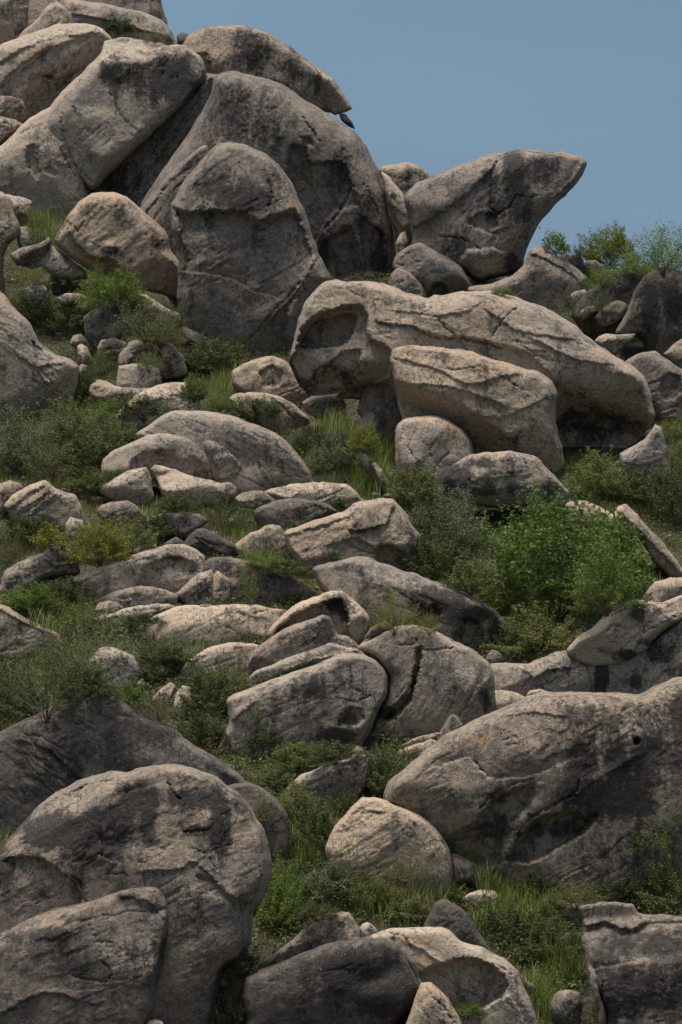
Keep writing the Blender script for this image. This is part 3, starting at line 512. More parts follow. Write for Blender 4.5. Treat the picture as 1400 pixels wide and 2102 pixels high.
# ------------------------------------------------------------------ centre left
R("smooth broad dome with a flaky rim, back one of the domes left of centre", 1000, 62, "276,892 308,870 343,847 360,843 400,843 446,846 486,857 539,876 576,894 604,921 622,943 652,985 640,1012 560,1020 480,1010 400,955 300,905",
  pl=[(430,868,95,.9),(330,880,140,.5),(600,940,35,.5)], stp=[(-9,20,"470,860 530,882 570,905 600,935 640,980")], cr=[(2,6,"490,862 545,884 590,918")], bp=[(520,945,50,24,-9)], pat=.22, st=[(540,955,50,20,.35)], rough=.75, g=-25)
R("front dome with an ochre scooped face, left of centre", 1012, 62, "206,962 212,942 232,925 271,907 311,891 345,888 382,896 404,909 425,929 437,950 442,990 410,998 310,990 220,985",
  pl=[(310,915,100,1.1),(240,945,150,.6),(410,935,25,.7)], hol=[(12,8,"262,950 290,928 320,922 350,926 370,940 400,935 425,960 430,1000 300,1000 262,975")], oc=[(330,950,40,20,.6),(360,940,18,24,.5)], st=[(345,925,60,6,.35),(425,965,10,12,.4)], pat=.22)
S("wing-shaped flake rock curling down between the two smooth domes", 1004, 34, "390,902 405,897 425,897 446,905 472,922 492,947 505,972 500,988 450,990 432,940", pl=[(450,920,70,.8),(440,950,200,.7)], stp=[(8,14,"425,900 465,925 500,972")], pat=.35, ext=0)
S("left half of the split angular rock pair below the ochre-faced dome", 1040, 46, "204,1006 212,994 240,978 264,966 290,960 301,957 308,975 317,1012 308,1024 264,1026 228,1018", pl=[(265,986,108,1.3),(260,1005,-100,.5),(310,990,0,.8)], k=.04, pat=.08)
S("right half of the split angular rock pair below the ochre-faced dome", 1040, 46, "311,964 318,955 340,958 358,965 410,983 440,990 466,994 486,1006 478,1020 420,1024 346,1026 326,998", pl=[(390,1000,100,1.2),(330,985,200,.9),(400,1010,-90,.3)], k=.04, pat=.08)
R("striped fin rock with slanting grooves at the left frame edge", 1092, 50, "8,1040 28,1014 68,992 93,985 102,990 115,1002 152,1016 168,1036 174,1068 166,1095 150,1112 135,1098 95,1068 40,1068", pl=[(60,1010,125,.7),(150,1040,20,.8)], k=.05,
  stp=[(7,7,"20,1045 60,1012 100,995"),(7,7,"30,1060 70,1030 112,1002"),(6,7,"50,1068 90,1035 125,1010")], cr=[(2,7,"22,1048 60,1020 100,992"),(2,7,"38,1062 80,1030 118,1004"),(2,6,"60,1068 100,1036 130,1014")], pat=.2, g=38)
S("small grey block left of the striped fin rock, at the frame edge", 1070, 22, "-30,1000 0,992 22,984 36,990 52,1004 36,1020 22,1042 10,1062 -30,1065", pl=[(10,1010,110,.6)], pat=.35)
S("rounded pale knob under the striped fin rock's left end", 1098, 20, "44,1062 58,1048 76,1044 92,1056 88,1070 60,1074", pat=.1)
S("low rounded rock under the striped fin rock's right end", 1118, 24, "132,1078 145,1062 168,1066 176,1084 166,1104 145,1110 134,1098", pat=.12)
S("half-hidden grey rock below the split angular pair", 1105, 26, "312,1060 343,1050 379,1052 410,1055 428,1068 400,1088 368,1102 325,1085", pat=.45)
S("low brownish rock in scrub left of the half-hidden grey rock", 1082, 20, "198,1050 205,1038 226,1031 262,1028 288,1044 302,1062 262,1078 212,1074", pat=.5)
S("dark plank-like slab leaning above the arch-scarred boulder", 1152, 26, "376,1118 388,1100 402,1086 420,1085 450,1098 475,1112 498,1127 472,1142 420,1146", pl=[(430,1100,70,.9),(420,1120,-110,.5)], pat=.85, g=-25)
S("small dark overhanging stone left of the plank-like slab", 1148, 14, "332,1124 345,1110 362,1103 378,1112 382,1124 360,1132", pat=.7, hol=[(8,4,"345,1124 362,1114 376,1124 360,1134")], ext=0)
S("rounded tan fin behind dry grass right of the plank-like slab", 1150, 32, "480,1120 512,1094 545,1080 562,1077 578,1082 592,1104 606,1140 560,1152 500,1146", pl=[(540,1095,120,.6),(580,1110,10,.8)], pat=.3)
S("pale flat-backed rock with small dark tufts above the twin slabs in the centre", 1048, 34, "540,1012 562,1003 593,995 643,989 690,992 714,996 733,1010 748,1028 735,1048 690,1056 600,1030", pl=[(640,1008,92,1.2),(720,1020,30,.7)], st=[(595,1005,30,8,.4)], pat=.06)
S("small gray rock touching the left end of the pale flat-backed rock", 1052, 18, "482,1022 498,1010 520,1007 540,1010 566,1029 545,1044 495,1038", pat=.45)
S("little rock between the split pair and the small gray rock", 1046, 16, "440,1002 455,990 470,988 486,1002 484,1018 455,1024 442,1018", pat=.3)
S("dark lens-shaped slab with a layered upper edge in the centre", 1092, 40, "522,1048 556,1031 600,1024 650,1026 680,1038 695,1052 652,1070 586,1094 530,1090", pl=[(610,1042,95,.9)], stp=[(8,12,"590,1028 640,1034 690,1054")], pat=.65, st=[(620,1060,60,20,.25)])
R("flaky blocky boulder in the centre with an orange-brown arch at its lower right", 1185, 78, "582,1094 615,1078 652,1065 700,1050 716,1040 724,1034 754,1027 786,1022 806,1024 824,1042 838,1062 848,1084 864,1100 870,1143 875,1184 840,1200 740,1200 640,1175 600,1140",
  pl=[(720,1068,105,.9),(820,1070,15,.6),(650,1100,130,.3),(780,1140,-60,.5)], k=.05, hol=[(24,9,"770,1125 785,1116 812,1118 835,1138 850,1165 856,1215 770,1215")], stp=[(14,22,"716,1046 724,1062 716,1088 735,1092 790,1078 806,1048"),(10,18,"706,1112 735,1106 765,1122"),(8,16,"590,1100 660,1080 715,1060")],
  cr=[(3,10,"718,1050 712,1082 730,1095 780,1082"),(2.4,8,"705,1110 735,1130 770,1138"),(2,6,"610,1090 660,1085 700,1068")], oc=[(795,1140,34,26,.65)], st=[(845,1110,14,40,.5),(735,1088,16,10,.6)], pat=.27, g=20)
R("long shark-backed boulder with a dark grey back sloping down right, centre", 1336, 92, "642,1168 660,1158 690,1151 728,1141 754,1145 807,1163 860,1181 907,1197 950,1213 989,1236 1025,1256 1040,1276 1036,1298 1014,1326 993,1353 960,1350 900,1340 860,1320 760,1300 700,1260 655,1205",
  pl=[(850,1213,76,1.0),(700,1180,140,.5),(1020,1290,-10,1.0),(900,1290,-92,.25)], k=.06, hol=[(16,10,"868,1250 890,1236 905,1250 905,1280 860,1310 800,1310 830,1270"),(20,9,"945,1275 965,1266 985,1276 995,1300 985,1350 940,1350")], stp=[(-8,14,"810,1170 890,1195 990,1242")],
  st=[(900,1235,60,22,.9),(970,1262,50,16,.8),(820,1215,60,18,.5),(1015,1300,16,30,.7),(730,1165,40,12,.5),(940,1290,12,30,.5),(770,1210,20,50,.35)], pat=.42, g=-25)
R("dark low boulder with a green sapling in front, left of the shark-backed boulder", 1240, 44, "416,1156 430,1146 455,1143 486,1145 543,1157 593,1184 657,1212 640,1248 480,1255 430,1230", pl=[(500,1165,90,.9)], cr=[(2,6,"460,1150 530,1165 595,1192")], st=[(460,1170,40,20,.5),(545,1190,20,30,.3)], pat=.6)
R("arch-scarred boulder with a pale sloping back, left of centre", 1232, 70, "120,1206 143,1186 200,1161 250,1146 304,1129 343,1118 379,1117 404,1128 421,1143 422,1178 388,1207 364,1220 271,1228 193,1236 140,1226",
  pl=[(300,1150,108,.9),(200,1185,140,.3),(400,1160,-20,.7),(350,1195,-80,.5)], k=.05, hol=[(15,9,"286,1180 300,1158 330,1148 362,1142 395,1150 412,1170 385,1210 350,1230 270,1230")], stp=[(6,14,"150,1200 230,1168 300,1145")], st=[(340,1145,50,6,.6),(400,1180,12,20,.5)], pat=.12, g=22)
S("dotted slab leaning on the foot of the arch-scarred boulder", 1250, 22, "185,1236 215,1222 240,1212 286,1203 315,1205 339,1211 367,1222 361,1238 300,1246 235,1246", pl=[(290,1214,92,1.2)], pat=.25)
S("flat stone behind the crest of the arch-scarred boulder", 1190, 12, "248,1142 268,1130 290,1121 318,1117 324,1130 290,1142", pat=.2)
S("left stone of the chunky pair right of the arch-scarred boulder", 1245, 30, "362,1218 392,1186 412,1176 434,1170 444,1196 438,1244 397,1246", pl=[(415,1190,120,.8)], hol=[(14,4,"408,1215 425,1210 432,1228 405,1232")], pat=.2)
S("right stone of the chunky pair right of the arch-scarred boulder", 1248, 30, "430,1194 438,1178 446,1170 462,1182 476,1194 474,1250 440,1248", pl=[(460,1190,60,.9)], pat=.22)
R("grey shell-like boulder at the left edge below the lime-green bush", 1212, 48, "-30,1230 0,1196 7,1175 36,1154 82,1136 105,1123 120,1120 140,1124 154,1139 164,1178 107,1184 60,1205 20,1236", pl=[(80,1155,115,.8),(150,1155,10,.8)], stp=[(7,9,"95,1150 115,1165 140,1160")], st=[(50,1160,30,16,.35),(135,1150,20,12,.4)], pat=.45)
S("small oval pebble-like stone in scrub under the shell-like boulder", 1210, 12, "71,1190 80,1183 96,1186 110,1194 104,1202 84,1204 74,1198", pat=.2)
S("thin flat shelf stone right of the shell-like boulder", 1196, 9, "104,1182 125,1176 160,1177 186,1172 180,1184 140,1190", pat=.1, ext=0)
S("rusty low stone beneath the dotted slab", 1262, 18, "192,1252 205,1236 225,1232 245,1238 256,1250 240,1262 210,1264", pat=.25, oc=[(225,1245,20,8,.35)])
# ------------------------------------------------------------------ lower middle
S("layered pale shelf rock left of the broad white slab", 1285, 22, "186,1270 230,1258 262,1248 285,1242 320,1240 345,1240 360,1246 320,1262 280,1272 262,1285 240,1288", pl=[(270,1258,95,1)], stp=[(6,9,"200,1266 250,1258 330,1246")], pat=.08)
R("broad white sheet-like slab in the middle left with fine slanting cracks", 1325, 46, "258,1306 282,1288 310,1268 357,1247 385,1242 430,1243 480,1240 530,1241 560,1249 590,1254 562,1290 545,1330 430,1328 340,1326 275,1326", pl=[(430,1275,98,.75),(560,1280,10,.6)], k=.12, stp=[(5,16,"482,1246 500,1262 540,1270")], cr=[(2,6,"470,1245 498,1262 560,1252"),(1.8,5,"465,1285 500,1308")], pat=.0, terr=.5, g=25, rough=.6)
S("loose brown flake lying on top of the broad white slab", 1316, 12, "394,1262 404,1250 412,1241 432,1241 446,1246 426,1254 408,1264", pat=.55, ext=0)
R("pale slab just below the white sheet-like slab, overgrown by scrub", 1392, 30, "346,1410 362,1384 386,1357 425,1330 450,1322 482,1318 520,1320 540,1328 520,1360 450,1430 370,1440", pl=[(430,1345,105,.8)], pat=.02, terr=.5, name='rock', cat='rock')
S("pale rounded lump half sunk in scrub at the foot of the overgrown slab", 1470, 24, "352,1470 360,1425 375,1408 392,1412 396,1440 385,1475 372,1495", pat=.1)
S("flat pale lump showing through dry grass left of the half-sunk one", 1450, 18, "308,1440 325,1418 350,1400 362,1410 350,1440 325,1468", pat=.12)
R("pale rounded boulder behind feathery branches on the left", 1418, 46, "182,1356 200,1336 220,1327 243,1331 270,1345 286,1362 292,1382 286,1405 250,1418 195,1408", pl=[(240,1350,95,.9)], cr=[(2,5,"225,1335 255,1355 270,1375")], pat=.06, name='rock', cat='rock')
R("dark-backed rock sloping down right at the left frame edge above the feathery bush", 1352, 42, "-50,1226 0,1240 21,1249 54,1270 93,1286 121,1300 134,1320 112,1352 40,1350 -50,1345", pl=[(40,1275,60,.9)], stp=[(8,12,"0,1252 60,1285 120,1305")], st=[(40,1290,40,20,.4)], pat=.35, name='rock', cat='rock')
R("helmet-shaped boulder with a scooped brown underside and black specks, centre", 1368, 60, "549,1306 556,1288 582,1260 611,1239 650,1222 679,1212 704,1214 722,1229 746,1250 760,1269 762,1288 737,1322 700,1328 600,1325",
  pl=[(660,1232,112,1.2),(735,1275,15,.7)], k=.04, hol=[(30,7,"560,1306 572,1286 600,1262 650,1240 688,1228 704,1232 714,1256 718,1290 716,1345 560,1345")], st=[(690,1242,20,14,1.0),(706,1258,10,14,.9)], pat=.06, g=25, ext=0)
R("grey mottled hump below the helmet-shaped boulder", 1392, 50, "500,1372 514,1343 550,1311 593,1286 636,1269 662,1261 675,1266 686,1284 695,1304 712,1306 730,1318 742,1332 740,1362 600,1400 505,1410", pl=[(610,1290,110,.8),(690,1310,20,.6)], st=[(665,1295,18,22,.75),(590,1315,50,20,.35)], pat=.4, g=20, ext=0)
R("long pale step slab lying across the top of the biggest centre boulder", 1404, 24, "496,1412 520,1380 560,1362 593,1346 650,1324 672,1318 692,1322 726,1330 742,1338 757,1350 720,1358 660,1362 600,1378 560,1396 520,1410",
  pl=[(620,1350,108,.9)], k=.03, stp=[(9,8,"590,1378 640,1368 642,1358 735,1338")], pat=.02, terr=.5, name='rock_slab', cat='rock', ext=0)
R("biggest centre boulder, smooth and blue-grey stained with flaking right side", 1538, 88, "424,1562 445,1520 470,1478 464,1438 480,1425 539,1402 593,1382 664,1357 700,1342 725,1339 754,1346 779,1361 795,1389 797,1421 776,1462 757,1504 729,1528 660,1552 560,1560 470,1570",
  pl=[(620,1395,108,.7),(520,1470,165,.45),(770,1420,10,.8),(700,1500,-80,.4)], k=.09, hol=[(9,6,"695,1470 715,1450 742,1452 750,1480 720,1495 690,1490")], stp=[(8,14,"455,1540 480,1480 520,1445")], cr=[(2,6,"690,1432 730,1440 760,1428"),(2,6,"705,1440 712,1470 700,1490"),(2,6,"725,1390 722,1410 740,1420"),(2,6,"765,1500 790,1440")],
  st=[(610,1420,75,30,.55),(570,1450,60,40,.45),(690,1510,50,18,.8),(705,1478,30,16,.6),(640,1470,60,40,.3)], oc=[(715,1482,24,12,.4)], pat=.22, g=25, rough=.8)
R("ribbed boulder with a deep twisted gully down its middle, right of the biggest centre boulder", 1512, 85, "733,1330 748,1316 775,1300 800,1288 829,1284 850,1283 871,1286 911,1304 950,1323 982,1343 1004,1364 1014,1389 1018,1430 1008,1462 985,1482 940,1496 900,1520 770,1530 745,1505 790,1425 796,1390 765,1350",
  pl=[(860,1315,92,.8),(970,1400,15,.5),(790,1360,165,.6),(900,1480,-85,.4)], k=.06, hol=[(24,9,"850,1330 868,1330 866,1370 855,1400 850,1435 810,1480 785,1480 800,1450 835,1420 850,1380")], cr=[(4,18,"856,1315 862,1350 852,1400 835,1440 795,1480"),(2.4,8,"820,1325 850,1322 875,1335 930,1330"),(2,7,"790,1460 815,1430 840,1400"),(1.8,6,"930,1405 935,1430 922,1460"),(3,8,"980,1405 955,1450 935,1480")],
  stp=[(9,10,"800,1470 845,1400 860,1330"),(8,12,"1005,1380 975,1420 935,1485")], st=[(850,1310,26,14,.6),(795,1465,18,12,.9),(1000,1440,14,30,.6),(850,1380,8,40,.7),(935,1425,40,40,.25)], oc=[(815,1460,24,14,.6),(830,1425,12,26,.4),(975,1430,10,20,.2)], pat=.22, g=70)
S("little dark cap stone at the upper left of the ribbed boulder", 1506, 16, "746,1314 762,1290 789,1274 808,1284 790,1298 770,1308", pat=.5, pl=[(780,1285,80,1)], ext=0)
S("pale wedge stone against the lower right of the ribbed boulder", 1528, 20, "894,1514 906,1490 925,1460 940,1468 952,1490 930,1506 905,1518", pl=[(920,1485,150,.8)], pat=.02)
S("thin brown-edged plate left of the pale wedge stone", 1540, 10, "824,1530 842,1520 862,1512 898,1504 908,1508 880,1520 850,1532", pat=.15, ext=0)
S("white slab under the thin brown-edged plate", 1550, 16, "800,1566 820,1540 850,1530 885,1516 902,1520 880,1545 840,1575", pat=0)
R("pale wedge boulder poking out of scrub with a dark bush against its right side", 1640, 50, "576,1628 592,1610 611,1596 646,1579 680,1564 700,1556 746,1545 760,1570 755,1610 720,1640 640,1650 590,1645", pl=[(670,1580,112,1.0),(660,1610,-80,.3)], stp=[(7,12,"600,1608 660,1582 740,1555")], pat=.12, oc=[(690,1580,50,10,.3)], g=25)
# ------------------------------------------------------------------ lower right giant
R("huge brown and black boulder filling the lower right, split by a slanting hollow", 1815, 150, "788,1645 787,1628 798,1602 836,1571 871,1543 907,1511 955,1486 1025,1454 1079,1430 1110,1421 1150,1420 1240,1421 1310,1425 1346,1407 1382,1392 1410,1388 1470,1384 1470,1840 1300,1840 1150,1830 1010,1815 960,1785 930,1745 900,1712 865,1682 820,1662",
  pl=[(985,1520,112,1.3),(1250,1462,88,1.5),(860,1640,190,.5),(860,1600,140,.7)], k=.05, rr=.35,
  hol=[(26,26,"900,1720 960,1690 990,1660 1012,1630 1045,1615 1100,1598 1110,1640 1060,1700 1030,1780 930,1800"),(36,14,"1034,1768 1050,1735 1068,1712 1090,1686 1130,1668 1175,1662 1200,1672 1232,1664 1225,1690 1200,1715 1150,1745 1090,1775"),(22,7,"1300,1516 1312,1512 1320,1520 1308,1536 1298,1532")],
  stp=[(-10,24,"910,1572 960,1558 975,1570 1015,1600 1100,1590 1180,1560"),(9,22,"1180,1640 1230,1600 1300,1560"),(7,18,"1000,1480 1080,1465 1150,1470")],
  cr=[(2.6,9,"972,1562 985,1572 998,1590 1015,1602"),(2.4,8,"1030,1520 1060,1510 1065,1525 1040,1530"),(3,12,"985,1658 1010,1635 1050,1610 1095,1598"),(3,11,"1060,1725 1090,1680 1160,1640 1185,1632"),(2.4,8,"1165,1640 1185,1620 1190,1600")], bp=[(1150,1600,60,60,14),(1080,1540,60,40,10),(1200,1560,60,80,8),(1330,1500,50,40,10)],
  st=[(1200,1590,34,90,.75),(1250,1640,90,40,.85),(1320,1560,90,60,.7),(1260,1480,110,40,.55),(1400,1480,60,50,.6),(1040,1700,60,26,.6),(1140,1700,60,20,.7),(1130,1520,40,50,.35),(1000,1630,40,24,.5),(1300,1740,120,60,.45),(880,1670,60,14,.3),(1100,1560,70,40,.3)], oc=[(992,1520,24,14,.9),(1170,1720,60,16,.35),(1060,1730,30,18,.35)], pat=.42, g=30, tone=.7)
R("pale domed boulder with wrinkled crown in the grass, lower middle", 1838, 80, "668,1735 684,1702 707,1672 730,1648 746,1636 771,1637 807,1648 861,1670 896,1697 921,1733 933,1772 931,1815 900,1845 750,1830 680,1790",
  pl=[(790,1668,95,.8),(890,1730,25,.6),(720,1710,150,.5)], stp=[(6,12,"725,1668 770,1666 820,1670 850,1690"),(5,10,"690,1710 740,1690 770,1670")], cr=[(2.2,6,"735,1662 780,1668 810,1662 850,1685"),(1.8,5,"700,1700 735,1685 750,1668")], oc=[(845,1672,24,10,.4)], st=[(870,1760,50,30,.25)], pat=.12, g=30)
S("low brown-grey stone with a dipped top right of the pale domed boulder", 1826, 22, "924,1752 940,1754 964,1764 990,1768 1008,1782 1002,1798 970,1806 934,1808", pl=[(965,1775,90,.8)], pat=.4)
S("chalky stone in grass just above the dark wedge stone", 1868, 14, "950,1845 965,1832 990,1826 1015,1828 1030,1840 1018,1854 985,1862", pat=.02)
S("faint grey stone in scrub beneath the slanting hollow of the huge boulder", 1832, 10, "1150,1822 1165,1815 1185,1818 1188,1828 1168,1834", pat=.2)
S("grey stone veiled by twigs left of the flat-topped corner boulder", 1900, 14, "1160,1866 1170,1854 1190,1852 1200,1866 1190,1884 1166,1884", pat=.35)
# ------------------------------------------------------------------ lower left giants
R("broad nearly black boulder behind the largest one, lower left", 1700, 110, "-70,1520 0,1500 54,1474 107,1450 140,1434 165,1426 185,1424 221,1426 250,1434 268,1443 304,1468 330,1482 357,1494 375,1511 400,1530 429,1544 471,1571 500,1592 540,1640 500,1710 300,1760 -70,1760",
  pl=[(200,1470,100,.7),(400,1560,50,.5),(60,1530,130,.3),(150,1600,-80,.1)], stp=[(-8,24,"210,1440 240,1475 300,1478 350,1520 380,1512"),(8,20,"40,1520 100,1540 150,1590")], cr=[(2.4,8,"60,1515 100,1545 120,1560"),(2,6,"150,1470 180,1500")], st=[(150,1560,160,60,.4),(320,1500,50,30,.6),(150,1600,20,50,.6),(420,1570,50,20,.5)], pat=.62, g=-35)
R("narrow dark boulder squeezed to the right of the largest lower left boulder", 1792, 44, "462,1616 480,1608 507,1604 536,1615 568,1640 589,1669 600,1708 604,1735 597,1772 570,1798 500,1810", pl=[(530,1640,60,.8)], st=[(596,1720,8,40,.6)], cr=[(2,8,"575,1650 592,1690 596,1750")], pat=.7)
R("largest boulder, lower left, black-stained beneath its bright curved rim", 2110, 165, "-70,1785 0,1745 46,1690 89,1643 130,1618 179,1595 232,1582 260,1584 286,1575 321,1570 357,1569 393,1575 420,1584 446,1594 486,1625 515,1656 539,1698 557,1756 558,1802 536,1852 524,1866 514,1923 493,1959 461,1977 450,2005 440,2060 420,2102 400,2160 250,2200 -70,2200",
  pl=[(190,1668,117,1.7),(400,1618,84,1.6),(495,1700,25,.8),(500,1900,-50,.5)], k=.035, rr=.3,
  hol=[(14,8,"-70,1775 0,1762 40,1755 80,1758 110,1772 135,1795 160,1815 172,1850 140,1885 80,1900 0,1925 -70,1950"),(7,10,"400,1790 440,1800 470,1830 490,1860 450,1850 410,1830")], stp=[(12,14,"70,1665 130,1630 180,1612 230,1598"),(-10,26,"0,1768 110,1700 230,1640 300,1618"),(8,22,"300,1790 370,1785 400,1770 470,1840 530,1860"),(-9,20,"200,1720 210,1740 205,1760 240,1770")],
  cr=[(3,12,"148,1798 165,1812 170,1840 175,1850"),(2.6,9,"345,1610 362,1635 370,1640"),(2.6,9,"370,1690 375,1705 395,1708 430,1700"),(2.4,8,"395,1740 430,1760 440,1780"),(2,7,"225,1795 250,1792 265,1800"),(2.2,7,"130,1640 180,1610 230,1590")],
  bp=[(315,1716,9,9,6),(420,1680,40,40,8),(250,1730,60,30,-10),(420,1950,40,60,8)],
  st=[(120,1705,70,28,1.1),(185,1735,50,36,1.05),(230,1680,60,30,.8),(290,1640,40,26,.85),(305,1690,12,40,.95),(390,1640,60,20,.8),(455,1690,18,60,1.0),(10,1790,26,40,.95),(400,1705,30,14,.7),(160,1800,16,50,.7),(205,1760,20,12,.6),(90,1660,60,12,.4),(490,1650,26,26,.5)], oc=[(210,1785,14,26,.5),(70,1757,50,5,.6),(130,1665,40,16,.35),(470,1840,20,14,.3),(330,1760,40,40,.15)], pat=.44, tone=.55, g=28)
R("tilted boulder in the bottom left corner in front of the largest one", 2175, 125, "-70,1975 0,1922 21,1905 71,1878 110,1864 143,1856 193,1845 222,1832 250,1824 293,1816 318,1813 332,1820 341,1836 349,1860 347,1923 336,1977 321,2030 314,2063 298,2102 290,2180 -70,2200",
  pl=[(160,1896,108,1.7),(322,1900,5,1.2)], k=.035, rr=.3, stp=[(-12,14,"20,1912 80,1884 150,1862 230,1836"),(10,22,"0,2085 60,2050 110,2040 150,2050"),(8,16,"240,1840 300,1850 330,1880")], cr=[(2.4,8,"145,2000 170,2010 220,2015"),(2.2,8,"210,1975 228,1995 225,2010"),(3,10,"0,2090 50,2055 95,2038")], bp=[(290,1840,30,16,8),(320,1870,14,10,-8)],
  st=[(90,1918,40,14,.85),(30,1925,30,10,.7),(270,1840,26,8,.6),(330,1945,20,40,.7),(290,1980,50,40,.5),(130,1940,20,50,.35),(120,1885,70,10,.3)], oc=[(300,1990,9,24,.85),(272,1985,7,16,.6),(145,2040,14,50,.45),(200,2060,30,30,.3),(320,1865,12,10,.5)], pat=.52, tone=.6, g=20)
S("tiny white stone at the bottom edge right of the tilted corner boulder", 2190, 14, "297,2115 304,2098 318,2091 334,2096 343,2112 330,2130 305,2130", pat=0)
# ------------------------------------------------------------------ bottom middle and right
R("charcoal boulder at the bottom middle with a tan left end", 2140, 100, "496,2040 501,2007 539,1988 586,1970 636,1948 668,1938 700,1931 754,1922 789,1922 821,1940 839,1963 854,1991 868,2018 871,2031 850,2060 814,2096 780,2170 520,2170 503,2080",
  pl=[(680,1970,104,.8),(850,2000,20,.9),(530,2040,175,.5),(700,2050,-85,.3)], k=.07, bp=[(760,2010,30,20,-12),(800,1990,24,20,-8)], st=[(700,2000,110,50,.75),(790,2050,60,40,.8),(820,1960,20,20,.4),(620,2050,60,30,.4)], oc=[(862,2020,8,12,.8)], pat=.7, g=20)
R("brown facet-faced boulder between the charcoal boulder and the scrub above it", 2060, 48, "505,2020 530,1984 557,1959 607,1923 640,1890 660,1877 678,1873 700,1871 716,1874 728,1888 737,1903 749,1926 700,1965 580,2020", pl=[(620,1925,125,.9),(700,1900,20,.4),(660,1930,-90,.4)], k=.04, cr=[(2,5,"590,1950 640,1915 670,1895")], st=[(703,1898,6,5,.8)], pat=.42, g=35)
R("cream and ochre hollowed boulder right of the charcoal boulder", 2128, 72, "745,1935 760,1922 780,1911 820,1905 870,1903 905,1902 925,1910 947,1931 989,1944 1021,1959 1057,1991 1079,2030 1100,2070 1110,2110 1112,2180 950,2180 880,2100 840,2000 800,1950",
  pl=[(890,1925,100,1.0),(1050,2010,35,.8),(960,1960,80,.4)], k=.05, hol=[(40,8,"856,1994 880,1984 905,1974 935,1967 972,1965 1008,1977 1036,2003 1044,2024 1025,2054 989,2072 940,2075 900,2060 870,2030"),(-9,6,"985,2080 1040,2040 1060,2060 1100,2140 1000,2150")], cr=[(2.4,8,"800,1915 830,1925 850,1960"),(2,6,"1050,2000 1085,2060 1100,2100"),(2,6,"960,1935 1000,1955 1040,1985")], stp=[(9,12,"840,1940 870,1955 900,1975")],
  oc=[(850,1930,60,26,.65),(880,1970,30,20,.7),(900,1915,50,16,.4),(1000,1970,40,10,.4)], st=[(808,1925,8,6,.9)], pat=.04, g=-30)
S("small cream peak stone behind the left shoulder of the hollowed boulder", 2070, 18, "737,1904 744,1896 754,1892 766,1900 778,1911 762,1928 745,1924", pat=0, pl=[(755,1905,120,1)])
S("dark wedge stone pointing up between the grass and the hollowed boulder", 2062, 36, "866,1906 878,1875 889,1855 903,1845 916,1847 946,1863 971,1891 996,1927 1020,1960 1000,1975 930,1950 880,1925", pl=[(915,1880,50,.6),(900,1870,170,.8)], pat=.8, st=[(950,1900,30,20,.4)])
S("grey flat blade of rock right of the hollowed boulder's shoulder", 2090, 18, "1026,1966 1040,1970 1058,1990 1080,2006 1102,2026 1078,2040 1050,2015", pl=[(1060,2000,60,.7)], pat=.35)
R("cracked pale rock cut by the bottom edge between the charcoal and hollowed boulders", 2185, 48, "820,2150 838,2090 850,2055 866,2016 886,2015 911,2040 943,2084 965,2150 900,2180", pl=[(880,2050,110,.7),(900,2060,30,.8)], cr=[(2.6,9,"868,2020 885,2045 915,2070 930,2100")], oc=[(880,2030,14,10,.4)], pat=.12, g=-45, name='rock', cat='rock')
R("flat-topped dark boulder in the bottom right corner with a pale seam across it", 2135, 110, "1187,1863 1200,1859 1214,1855 1245,1851 1275,1852 1300,1858 1313,1874 1330,1879 1360,1878 1400,1880 1470,1882 1470,2200 1262,2200 1240,2066 1222,2030 1206,1977 1193,1931 1196,1909",
  pl=[(1330,1978,94,1.0),(1215,1960,190,1.2)], k=.03, rr=.25, hol=[(-14,8,"1180,1850 1214,1850 1300,1850 1320,1880 1330,1892 1300,1912 1260,1905 1235,1898 1196,1905")], stp=[(-12,18,"1222,1992 1262,1984 1310,1975 1350,1965 1440,1955"),(10,16,"1196,1915 1230,1900 1300,1912 1330,1895 1440,1892")], cr=[(2.4,8,"1350,1990 1360,2010 1365,2040"),(2,8,"1240,2010 1236,2060")], bp=[(1310,2040,22,30,8),(1370,2030,26,40,10)],
  st=[(1330,1940,120,26,.7),(1300,2030,90,50,.8),(1250,2060,26,60,.9),(1400,2030,40,60,.5),(1240,1925,40,14,.4)], oc=[(1300,1978,60,5,.6),(1380,1962,40,5,.6)], pat=.55, g=8)
S("thin upright splinter slab along the left side of the flat-topped corner boulder", 2150, 14, "1196,1935 1204,1942 1214,1975 1226,2010 1240,2070 1250,2130 1252,2180 1240,2180 1228,2080 1212,2020", pat=.35, ext=0)
S("small squared stone at the bottom edge left of the flat-topped corner boulder", 2125, 34, "1130,2060 1138,2040 1146,2033 1168,2029 1192,2036 1196,2055 1188,2096 1148,2094 1134,2080", pl=[(1165,2044,92,1.1),(1185,2060,0,1)], k=.04, pat=.5)
